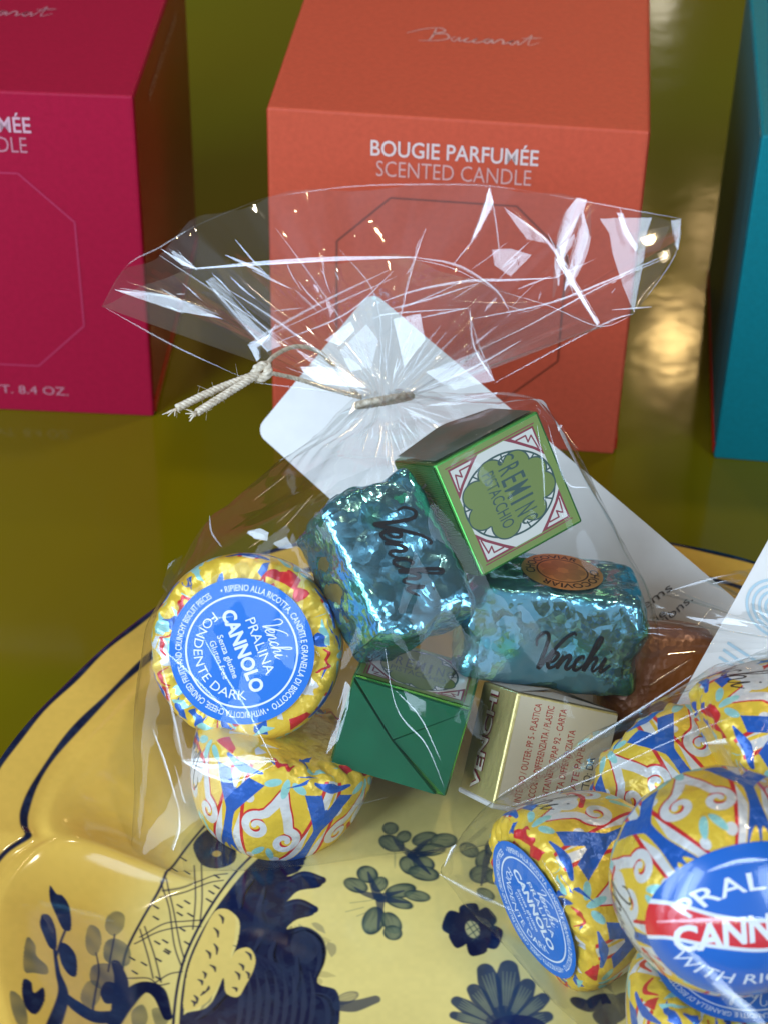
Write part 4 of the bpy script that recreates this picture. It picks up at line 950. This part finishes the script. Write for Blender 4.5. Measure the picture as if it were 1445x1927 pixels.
def fan(neck, top, rows, cols, seed, amp, npl, bulge, mid=None):
    nk = resample(np.array([atd(*p) for p in neck]), cols); tp = np.array([atd(*p) for p in top])
    s_ = np.r_[0, np.cumsum(np.linalg.norm(np.diff(tp, axis=0), axis=1))]; q_ = np.linspace(0, s_[-1], cols); tp = np.stack([np.interp(q_, s_, tp[:, k]) for k in range(3)], 1)
    t = np.linspace(0, 1, rows)[:, None, None]; P = nk[None]*(1-t)+tp[None]*t
    s = np.linspace(0, 1, cols)[None, :]; tt_ = np.linspace(0, 1, rows)[:, None]; g = np.random.default_rng(seed)
    env = np.minimum(1, np.sin(math.pi*s)*3.)*np.minimum(1, tt_*4+.15)
    plt_ = np.zeros((rows, cols))
    for k in range(npl):
        fq = g.uniform(3, 20); a = 1/(.6+fq/6); plt_ += a*tri(s*fq+.10*np.sin(tt_*g.uniform(2, 6)+g.uniform(0, 6))+g.uniform())*(1-.55*tt_*(fq > 10))
    c1 = crumple(P.reshape(-1, 3), seed, 10, (.022, .06)).reshape(rows, cols)
    h = amp*(.45*plt_/math.sqrt(npl)*2.0+.35*c1)*env+bulge*np.sin(math.pi*tt_**.8)*np.sin(math.pi*s)
    P = P+(-fw)[None, None]*h[..., None]+UP[None, None]*(.25*amp*plt_*env)[..., None]
    return P.reshape(-1, 3), [(a, b_, c_, d_) for a, b_, c_, d_ in grid_faces(rows, cols)]

# ---- bag in the middle
neck = atd(722, 752, .478)
P1 = list(np.concatenate(hull_pts[1]))
cen = atd(735, 1260, .452)
P1 = [cen+(p-cen)*1.035 for p in P1]
for px_ in ((540, 872, .474), (400, 962, .464), (345, 1042, .456), (304, 1110, .450), (296, 1240, .447), (1008, 744, .476), (1062, 802, .473), (1160, 1040, .470), (1216, 1190, .468), (1238, 1330, .468),
            (690, 757, .478), (757, 752, .478), (725, 742, .484), (722, 770, .472), (275, 1380, .455)):
    P1.append(atd(*px_))
for px_ in ((243, 1640, .0075), (330, 1648, .0065), (560, 1606, .0065), (700, 1580, .0065), (870, 1545, .0065), (926, 1548, .0065), (1150, 1440, .0075), (1230, 1370, .009)):
    P1.append(atz(*px_))
root = thing('cellophane_bag', 'clear cellophane bag gathered with twine, holding green, gold and blue chocolates', 'bag', Matrix.Translation(atz(700, 1500, .006)), 'clear cellophane bags of sweets')
inv = root.matrix_world.inverted()
def child_mesh(name, mb, mats, root):
    me = mb.mesh(); o = link(name, me, mats, root); o.matrix_parent_inverse = Matrix.Translation(-root.matrix_world.translation); return o
mb = MB(); V, Fc = pouch(P1, cen, neck, 101, 1.0); mb.add(V, Fc, 0)
WN = WIN
for pts, wd in (([(345, 1432, .414), (400, 1442, .411), (450, 1436, .410), (520, 1432, .411)], .0013), ([(345, 1432, .414), (400, 1462, .410), (450, 1470, .409), (515, 1440, .411)], .0007),
                ([(372, 1180, .414), (420, 1265, .411), (470, 1345, .411), (515, 1432, .412)], .0006), ([(297, 1215, .420), (345, 1255, .415), (400, 1310, .411), (470, 1385, .410)], .0006),
                ([(372, 1180, .414), (400, 1165, .414), (440, 1160, .415)], .0005), ([(302, 1240, .432), (318, 1310, .430), (335, 1385, .428), (345, 1432, .426)], .0010),
                ([(288, 1372, .440), (312, 1440, .438), (338, 1525, .436)], .0009), ([(338, 1525, .436), (336, 1565, .437), (320, 1610, .440), (307, 1640, .442)], .0011), ([(330, 1440, .436), (345, 1500, .434), (352, 1512, .434)], .0005),
                ([(395, 970, .452), (398, 1000, .450), (418, 1030, .447)], .0006), ([(465, 1003, .445), (500, 1010, .443)], .0016), ([(470, 1170, .44), (440, 1200, .438)], .0003),
                ([(1010, 800, .425), (1020, 880, .424), (1024, 950, .424)], .0007), ([(1030, 800, .426), (1062, 905, .43), (1105, 918, .44)], .0006), ([(720, 1190, .428), (745, 1330, .422), (800, 1400, .420), (835, 1480, .422)], .0004),
                ([(745, 1300, .423), (790, 1350, .421), (828, 1430, .421)], .0004), ([(1225, 1290, .455), (1232, 1350, .452), (1240, 1390, .45)], .0011), ([(785, 755, .47), (860, 748, .468), (935, 740, .47)], .0012), ([(700, 905, .455), (640, 960, .45), (600, 1020, .447)], .0005)):
    glint(mb, pts, wd, WN)
for pts, wd in (([(540, 893, .462), (480, 940, .455)], .0005), ([(590, 930, .455), (530, 1000, .448)], .0005), ([(500, 1010, .446), (470, 1030, .445)], .0005), ([(1060, 810, .44), (1078, 835, .444), (1088, 845, .446)], .0005), ([(560, 950, .452), (520, 985, .449)], .0004), ([(730, 1500, .432), (650, 1520, .432)], .0004)):
    glint(mb, pts, wd, WARM)
for px_, dp, lt, mt in (([(345, 1434), (400, 1440), (470, 1436), (512, 1430), (474, 1458), (424, 1468), (388, 1458)], .412, WIN, 2), ([(345, 1430), (390, 1424), (470, 1420), (518, 1428), (440, 1436)], .412, WIN, 2),
                        ([(466, 1000), (490, 994), (506, 1002), (504, 1018), (480, 1014)], .444, WIN, 1), ([(650, 1282), (660, 1290), (656, 1330), (638, 1392), (614, 1420), (630, 1360)], .424, WIN, 2), ([(515, 1022), (540, 1010), (552, 1030), (530, 1036)], .444, WIN, 2),
                        ([(1032, 798), (1058, 800), (1048, 815), (1040, 826)], .438, WIN, 2), ([(560, 968), (640, 905), (700, 880), (660, 930), (600, 985)], .452, WIN2, 2), ([(760, 1300), (800, 1320), (800, 1350), (770, 1335)], .424, WIN2, 2),
                        ([(880, 745), (935, 738), (930, 748), (860, 762), (800, 764)], .468, WIN, 1), ([(305, 1105), (318, 1060), (345, 1045), (320, 1120)], .444, WIN2, 2)):
    facet(mb, px_, dp, lt, mt)
child_mesh('pouch', mb, [POUCH, CREASE, FILM], root)
# flared top: back and front sheet
nkL, nkR = (668, 748, .478), (786, 742, .478)
mb = MB()
V, Fc = fan([nkL, (725, 742, .486), nkR], [(192, 577, .458), (240, 500, .474), (300, 466, .486), (380, 420, .498), (500, 372, .506), (650, 352, .508), (780, 347, .508), (920, 350, .507), (1030, 366, .504), (1160, 390, .498), (1282, 412, .484), (1268, 482, .474), (1192, 592, .462)], 90, 300, 61, .0032, 9, -.004)
mb.add(V, Fc, 0)
V, Fc = fan([nkL, (725, 757, .470), nkR], [(192, 577, .458), (262, 545, .450), (345, 505, .444), (500, 497, .438), (640, 489, .434), (770, 486, .432), (850, 505, .434), (930, 545, .438), (1030, 575, .444), (1127, 614, .452), (1192, 592, .462)], 90, 300, 62, .0030, 9, .006)
mb.add(V, Fc, 0)
child_mesh('flared_top', mb, [NECKF, CREASE], root)
mb = MB()
for pts, wd in (([(318, 468, .462), (345, 490, .448), (372, 508, .442)], .0016), ([(368, 506, .442), (500, 495, .436), (640, 487, .432), (780, 484, .430)], .0014), ([(425, 480, .438), (470, 500, .436), (508, 520, .436)], .0009),
                ([(430, 545, .440), (500, 590, .442), (570, 640, .448), (640, 690, .46)], .0009), ([(200, 580, .459), (330, 652, .464), (470, 716, .47)], .0005), ([(470, 645, .455), (500, 640, .452), (520, 610, .450)], .0010),
                ([(480, 720, .468), (600, 735, .470), (690, 748, .474)], .0005), ([(780, 484, .430), (860, 500, .430), (930, 545, .434), (960, 590, .438)], .0009), ([(740, 510, .432), (650, 590, .440), (520, 645, .452)], .0007),
                ([(920, 352, .500), (905, 410, .495), (885, 455, .49)], .0014), ([(920, 352, .500), (932, 420, .495), (940, 490, .49)], .0007), ([(1085, 380, .492), (1060, 440, .482), (1050, 500, .474), (1040, 560, .466)], .0028), ([(1110, 390, .492), (1100, 460, .482), (1075, 520, .472), (1055, 570, .466)], .0034),
                ([(1165, 390, .494), (1175, 430, .488), (1195, 470, .48)], .0012), ([(1045, 470, .476), (1075, 430, .482), (1090, 400, .486)], .0012), ([(1190, 590, .463), (1130, 612, .456), (930, 720, .470)], .0006), ([(700, 600, .455), (740, 590, .452), (880, 580, .446)], .0005),
                ([(890, 520, .442), (800, 560, .446), (740, 585, .452)], .0007), ([(1280, 415, .484), (1272, 470, .476)], .0008), ([(880, 580, .447), (900, 650, .455), (930, 715, .468)], .0007), ([(1030, 440, .478), (1080, 540, .468), (1127, 612, .453)], .0010)):
    glint(mb, pts, wd, WN)
for pts, wd in (([(460, 530, .444), (505, 570, .444), (550, 602, .446)], .0008), ([(530, 705, .464), (600, 725, .468), (660, 745, .472)], .0010), ([(850, 565, .444), (930, 570, .442), (1010, 568, .446)], .0006), ([(1245, 470, .474), (1252, 490, .472)], .0018), ([(620, 650, .454), (550, 690, .46)], .0006), ([(240, 530, .458), (330, 560, .456), (420, 590, .456)], .0008), ([(960, 390, .497), (1000, 430, .490), (1030, 455, .484)], .0005), ([(1240, 520, .47), (1205, 560, .465), (1192, 588, .463)], .0006)):
    glint(mb, pts, wd, WARM)
for pts, wd, lt in (([(556, 546), (599, 587)], .0008, WIN), ([(226, 542), (320, 560), (412, 592)], .0008, WIN2), ([(466, 650), (512, 621), (620, 562), (732, 508)], .0008, WIN), ([(512, 629), (640, 568), (745, 521)], .0005, WIN2),
                    ([(700, 575), (790, 545), (883, 529), (960, 527), (1045, 523)], .0009, WIN2), ([(725, 583), (795, 567), (899, 533)], .0007, WIN), ([(891, 600), (1032, 571), (1140, 530), (1252, 480)], .0008, WIN), ([(899, 658), (980, 620), (1057, 579), (1150, 530), (1256, 484)], .0006, WIN2),
                    ([(1049, 496), (1085, 550), (1124, 612)], .0014, WIN2), ([(949, 392), (1000, 430), (1032, 459), (1060, 505), (1078, 554)], .0010, WIN), ([(783, 600), (883, 579)], .0006, WIN), ([(883, 579), (891, 654), (928, 716)], .0008, WIN2), ([(388, 529), (440, 590), (504, 662)], .0014, WIN2),
                    ([(405, 520), (470, 590), (540, 655)], .0006, WIN), ([(640, 470), (700, 545), (722, 640)], .0006, WIN2), ([(800, 430), (770, 520), (745, 640)], .0007, WIN), ([(520, 430), (600, 540), (680, 660)], .0006, WIN2), ([(300, 480), (420, 560), (560, 660)], .0007, WIN), ([(980, 640), (890, 690), (800, 730)], .0010, WIN)):
    glint(mb, [(x_, y_, .444+.024*(1-min(1, math.hypot(x_-725, y_-752)/420))) for x_, y_ in pts], wd, lt, 1)
for pl_, dp, lt in (([(388, 529), (402, 521), (470, 590), (530, 650), (504, 662), (440, 592)], .452, WIN2), ([(1045, 488), (1056, 484), (1128, 606), (1122, 613)], .455, WIN), ([(640, 660), (690, 610), (712, 640), (700, 690), (660, 700)], .458, WIN2), ([(740, 600), (790, 590), (800, 640), (760, 690)], .458, WIN),
                    ([(560, 690), (640, 690), (690, 730), (600, 722)], .464, WIN), ([(800, 700), (900, 660), (930, 716), (850, 735)], .462, WIN2), ([(215, 545), (320, 556), (420, 600), (330, 585)], .456, WIN), ([(720, 800), (780, 790), (790, 830), (740, 850)], .46, WIN2), ([(300, 466), (372, 506), (345, 500)], .455, WIN), ([(950, 395), (1000, 430), (1030, 458), (990, 450)], .488, WIN2)):
    facet(mb, pl_, dp, lt, 0)
for pts in ([(192, 577, .457), (240, 500, .473), (300, 466, .485), (380, 420, .497), (500, 372, .505)], [(500, 372, .505), (650, 352, .507), (780, 347, .507), (920, 350, .506), (1030, 366, .503)], [(1030, 366, .503), (1160, 390, .497), (1282, 412, .483)],
            [(1282, 412, .483), (1268, 482, .473), (1192, 592, .461)], [(345, 505, .443), (500, 497, .437), (640, 489, .433)], [(770, 486, .431), (850, 505, .433), (930, 545, .437)], [(930, 545, .437), (1030, 575, .443), (1127, 614, .451), (1192, 592, .461)]):
    glint(mb, pts, .00035, WIN, 1)
g = np.random.default_rng(12)
for k in range(95):
    up_ = g.random() < .6; a = math.radians(g.uniform(15, 165) if up_ else g.uniform(200, 345)); r0, r1 = g.uniform(25, 70), 0; r1 = r0+g.uniform(25, 130)*(1 if up_ else .8)
    x0, y0, x1, y1 = 728+1.15*r0*math.cos(a), 752-r0*math.sin(a), 728+1.15*r1*math.cos(a+g.uniform(-.15, .15)), 752-r1*math.sin(a)
    xm, ym = (x0+x1)/2+g.uniform(-5, 5), (y0+y1)/2+g.uniform(-4, 4); dp = .470-.012*(r1/150) if up_ else .466-.016*(r1/120)
    glint(mb, [(x0, y0, .470), (xm, ym, (dp+.470)/2), (x1, y1, dp)], g.uniform(.0002, .0008), (WIN, WIN2, WIN, WARM)[g.integers(4)], int(g.integers(2)))
for k in range(34):
    sx = g.uniform(.05, .95); x0 = 215+1000*sx; y0 = g.uniform(520, 640)-60*math.sin(math.pi*sx); dirx, diry = (x0-725), (y0-752); L_ = math.hypot(dirx, diry); ln = g.uniform(12, 90)
    dp = .470-.020*g.random(); th_ = g.normal()*.35; ca, sa = math.cos(th_), math.sin(th_); ux, uy = (dirx*ca-diry*sa)/L_, (dirx*sa+diry*ca)/L_
    glint(mb, [(x0, y0, dp), (x0+ux*ln*.5+g.uniform(-3, 3), y0+uy*ln*.5, dp-.002), (x0+ux*ln, y0+uy*ln, dp)], g.uniform(.0002, .0006), (WIN, WIN2)[g.integers(2)], 0 if g.random() < .7 else 1)
# the broad bluish facet near the right corner
facet(mb, [(1128, 412), (1160, 410), (1226, 410), (1216, 440), (1212, 480), (1192, 588), (1172, 540), (1152, 478), (1146, 440)], .474, WIN2, 0)
facet(mb, [(1085, 372), (1104, 376), (1090, 420), (1066, 470), (1050, 540), (1042, 500), (1048, 440), (1062, 400)], .478, WIN)
facet(mb, [(1096, 395), (1108, 440), (1092, 500), (1060, 550), (1070, 490), (1085, 440)], .474, WIN)
facet(mb, [(1052, 465), (1080, 440), (1082, 455), (1066, 480), (1070, 505), (1056, 490)], .472, WIN2, 0)
facet(mb, [(1160, 400), (1172, 402), (1180, 425), (1200, 462), (1196, 475), (1172, 440)], .470, WIN)
facet(mb, [(920, 353), (928, 380), (922, 400), (905, 430), (886, 455), (895, 425), (908, 385)], .494, WIN, 0)
facet(mb, [(925, 470), (960, 468), (1000, 480), (960, 520), (930, 500)], .470, WIN2, 0)
facet(mb, [(612, 640), (660, 605), (668, 622), (640, 650)], .452, WIN, 0)
facet(mb, [(468, 650), (510, 628), (505, 645), (485, 660), (492, 672), (484, 680)], .455, WIN, 1)
facet(mb, [(1236, 478), (1258, 468), (1262, 486), (1246, 496)], .470, WARM, 1)
facet(mb, [(1262, 415), (1280, 412), (1275, 470), (1268, 460)], .478, WIN2, 0)
facet(mb, [(1180, 440), (1260, 425), (1240, 470), (1200, 480)], .474, WARM, 0)
o = child_mesh('crease', mb, [NECKF, CREASE], root)

# ---- twine around the neck
def ply(mb, pts, r, turns, m=0):
    P = catmull(np.array([atd(*p) for p in pts]), len(pts)*22); T, N, Bq = bake_frame(P); L = np.r_[0, np.cumsum(np.linalg.norm(np.diff(P, axis=0), axis=1))]
    for k in range(3):
        a = L*turns*2*math.pi+k*2*math.pi/3; mb.tube(P+(np.cos(a)[:, None]*N+np.sin(a)[:, None]*Bq)*r*.55, r*.58, 7, m)
    return P
m, nt, b = new_mat('jute'); n1 = tex(nt, 'Noise', Scale=900., Detail=4.); rmp = nt.nodes.new('ShaderNodeValToRGB')
rmp.color_ramp.elements[0].color = (.46, .37, .26, 1); rmp.color_ramp.elements[1].color = (.82, .73, .58, 1); rmp.color_ramp.elements[0].position = .3; rmp.color_ramp.elements[1].position = .7
nt.links.new(n1.outputs[0], rmp.inputs[0]); nt.links.new(rmp.outputs[0], b.inputs['Base Color']); b.inputs['Roughness'].default_value = .85; nt.links.new(bump(nt, n1.outputs[0], .6, .0004), b.inputs['Normal']); JUTE = m
root = thing('twine', 'beige jute twine tied around the bag neck with frayed knotted ends', 'twine', Matrix.Translation(atd(722, 752, .478)))
mb = MB(); loop = []
for k in range(25):
    a = 2*math.pi*k/24; c_ = neck-UP*.0003; loop.append(c_+RT*.0064*math.cos(a)*1.05+(-fw)*.0066*math.sin(a)+UP*.0012*math.cos(a))
P = catmull(np.array(loop), 240); T, N, Bq = bake_frame(P); L = np.r_[0, np.cumsum(np.linalg.norm(np.diff(P, axis=0), axis=1))]
for k in range(3):
    a = L*500*2*math.pi*.8+k*2.094; mb.tube(P+(np.cos(a)[:, None]*N+np.sin(a)[:, None]*Bq)*.00045, .0005, 6)
child_mesh('neck_loop', mb, [JUTE], root)
mb = MB(); ply(mb, [(680, 748, .476), (620, 732, .472), (570, 716, .468), (530, 706, .464), (492, 700, .461)], .00052, 300)
ply(mb, [(672, 742, .480), (640, 705, .478), (605, 665, .476), (560, 652, .473), (520, 668, .468), (494, 695, .462)], .00052, 300); child_mesh('strand', mb, [JUTE], root)
mb = MB(); ply(mb, [(478, 708, .460), (486, 692, .4585), (502, 688, .459), (504, 704, .4585), (488, 712, .459), (480, 698, .4605)], .0010, 260); child_mesh('knot', mb, [JUTE], root)
g = np.random.default_rng(3)
for end, mid in (((334, 768, .452), (410, 732, .456)), ((372, 776, .450), (432, 738, .4545))):
    mb = MB(); P = ply(mb, [(490, 702, .459), mid, end], .0009, 330)
    for k in range(7):
        d_ = (P[-1]-P[-4]); d_ /= np.linalg.norm(d_); j = g.normal(size=3)*.35; mb.tube(np.array([P[-1], P[-1]+(d_+j*.7)*.0011, P[-1]+(d_+j)*.0022]), [.00022, .0002, .0001], 5)
    for k in range(15):
        i = g.integers(5, len(P)-2); s0 = P[i]; j = g.normal(size=3); j /= np.linalg.norm(j); L = g.uniform(.001, .0028); j2 = g.normal(size=3)*.5
        mb.tube(catmull([s0, s0+j*L*.5, s0+(j+j2)*L], 9), .000028, 4)
    child_mesh('frayed_end', mb, [JUTE], root)

# ---- bag at the right
cen2 = atd(1300, 1640, .402); neck2 = atd(1530, 1215, .425)
P2 = [cen2+(p-cen2)*1.03 for p in np.concatenate(hull_pts[2])]
for px_ in ((935, 1500, .405), (1120, 1385, .405), (1220, 1320, .405), (1340, 1252, .405), (1445, 1232, .408), (1530, 1200, .42), (1550, 1230, .42)): P2.append(atd(*px_))
for px_ in ((816, 1640, .0075), (930, 1690, .007), (1060, 1792, .007), (1150, 1872, .007), (1250, 1935, .007), (1500, 1980, .01)): P2.append(atz(*px_))
root = thing('cellophane_bag', 'clear cellophane bag full of yellow printed pralines, cut off by the right edge', 'bag', Matrix.Translation(atz(1200, 1800, .006)), 'clear cellophane bags of sweets')
mb = MB(); V, Fc = pouch(P2, cen2, neck2, 202, .8); mb.add(V, Fc, 0)
for pts, wd in (([(935, 1500, .402), (1100, 1400, .401), (1200, 1338, .400), (1300, 1272, .400)], .0008), ([(1120, 1440, .395), (1240, 1375, .393), (1330, 1330, .393)], .0006), ([(836, 1630, .407), (850, 1600, .406), (858, 1590, .406)], .0010), ([(826, 1645, .41), (890, 1680, .41), (990, 1725, .41)], .0012),
                ([(950, 1520, .400), (1100, 1470, .396), (1250, 1400, .392), (1400, 1340, .39)], .0004), ([(1235, 1735, .344), (1340, 1732, .340), (1440, 1728, .339)], .0012), ([(1280, 1775, .342), (1340, 1840, .341), (1420, 1915, .344)], .0026), ([(1340, 1850, .341), (1450, 1945, .344)], .0036),
                ([(1330, 1640, .343), (1390, 1622, .341), (1445, 1618, .341)], .0012), ([(1320, 1400, .392), (1380, 1395, .388), (1445, 1400, .386)], .0016), ([(1345, 1255, .402), (1400, 1240, .403), (1445, 1234, .405)], .0009), ([(1020, 1620, .395), (1060, 1690, .392), (1050, 1740, .394)], .0004)):
    glint(mb, pts, wd, WN)
for pts, wd in (([(1285, 1740, .344), (1440, 1736, .340)], .0004), ([(1040, 1470, .4), (1140, 1420, .4)], .0003)): glint(mb, pts, wd, WARM)
child_mesh('pouch', mb, [POUCH, CREASE, FILM], root)
mb = MB()
V, Fc = fan([(1500, 1215, .430), (1540, 1190, .436), (1570, 1170, .440)], [(1195, 1240, .436), (1210, 1190, .440), (1230, 1140, .446), (1255, 1112, .450), (1330, 1092, .454), (1410, 1070, .458), (1470, 1040, .462), (1560, 1000, .466)], 60, 160, 63, .0022, 6, .002)
mb.add(V, Fc, 0)
for pts, wd in (([(1260, 1112, .447), (1330, 1092, .45), (1400, 1076, .453)], .0008), ([(1340, 1098, .449), (1400, 1092, .45)], .0010)): glint(mb, pts, wd, WN)
for pts, wd in (([(1305, 1185, .44), (1325, 1160, .442), (1345, 1135, .444)], .0004), ([(1220, 1290, .437), (1300, 1240, .438)], .0005)): glint(mb, pts, wd, WARM)
child_mesh('flared_top', mb, [FILM, CREASE], root)
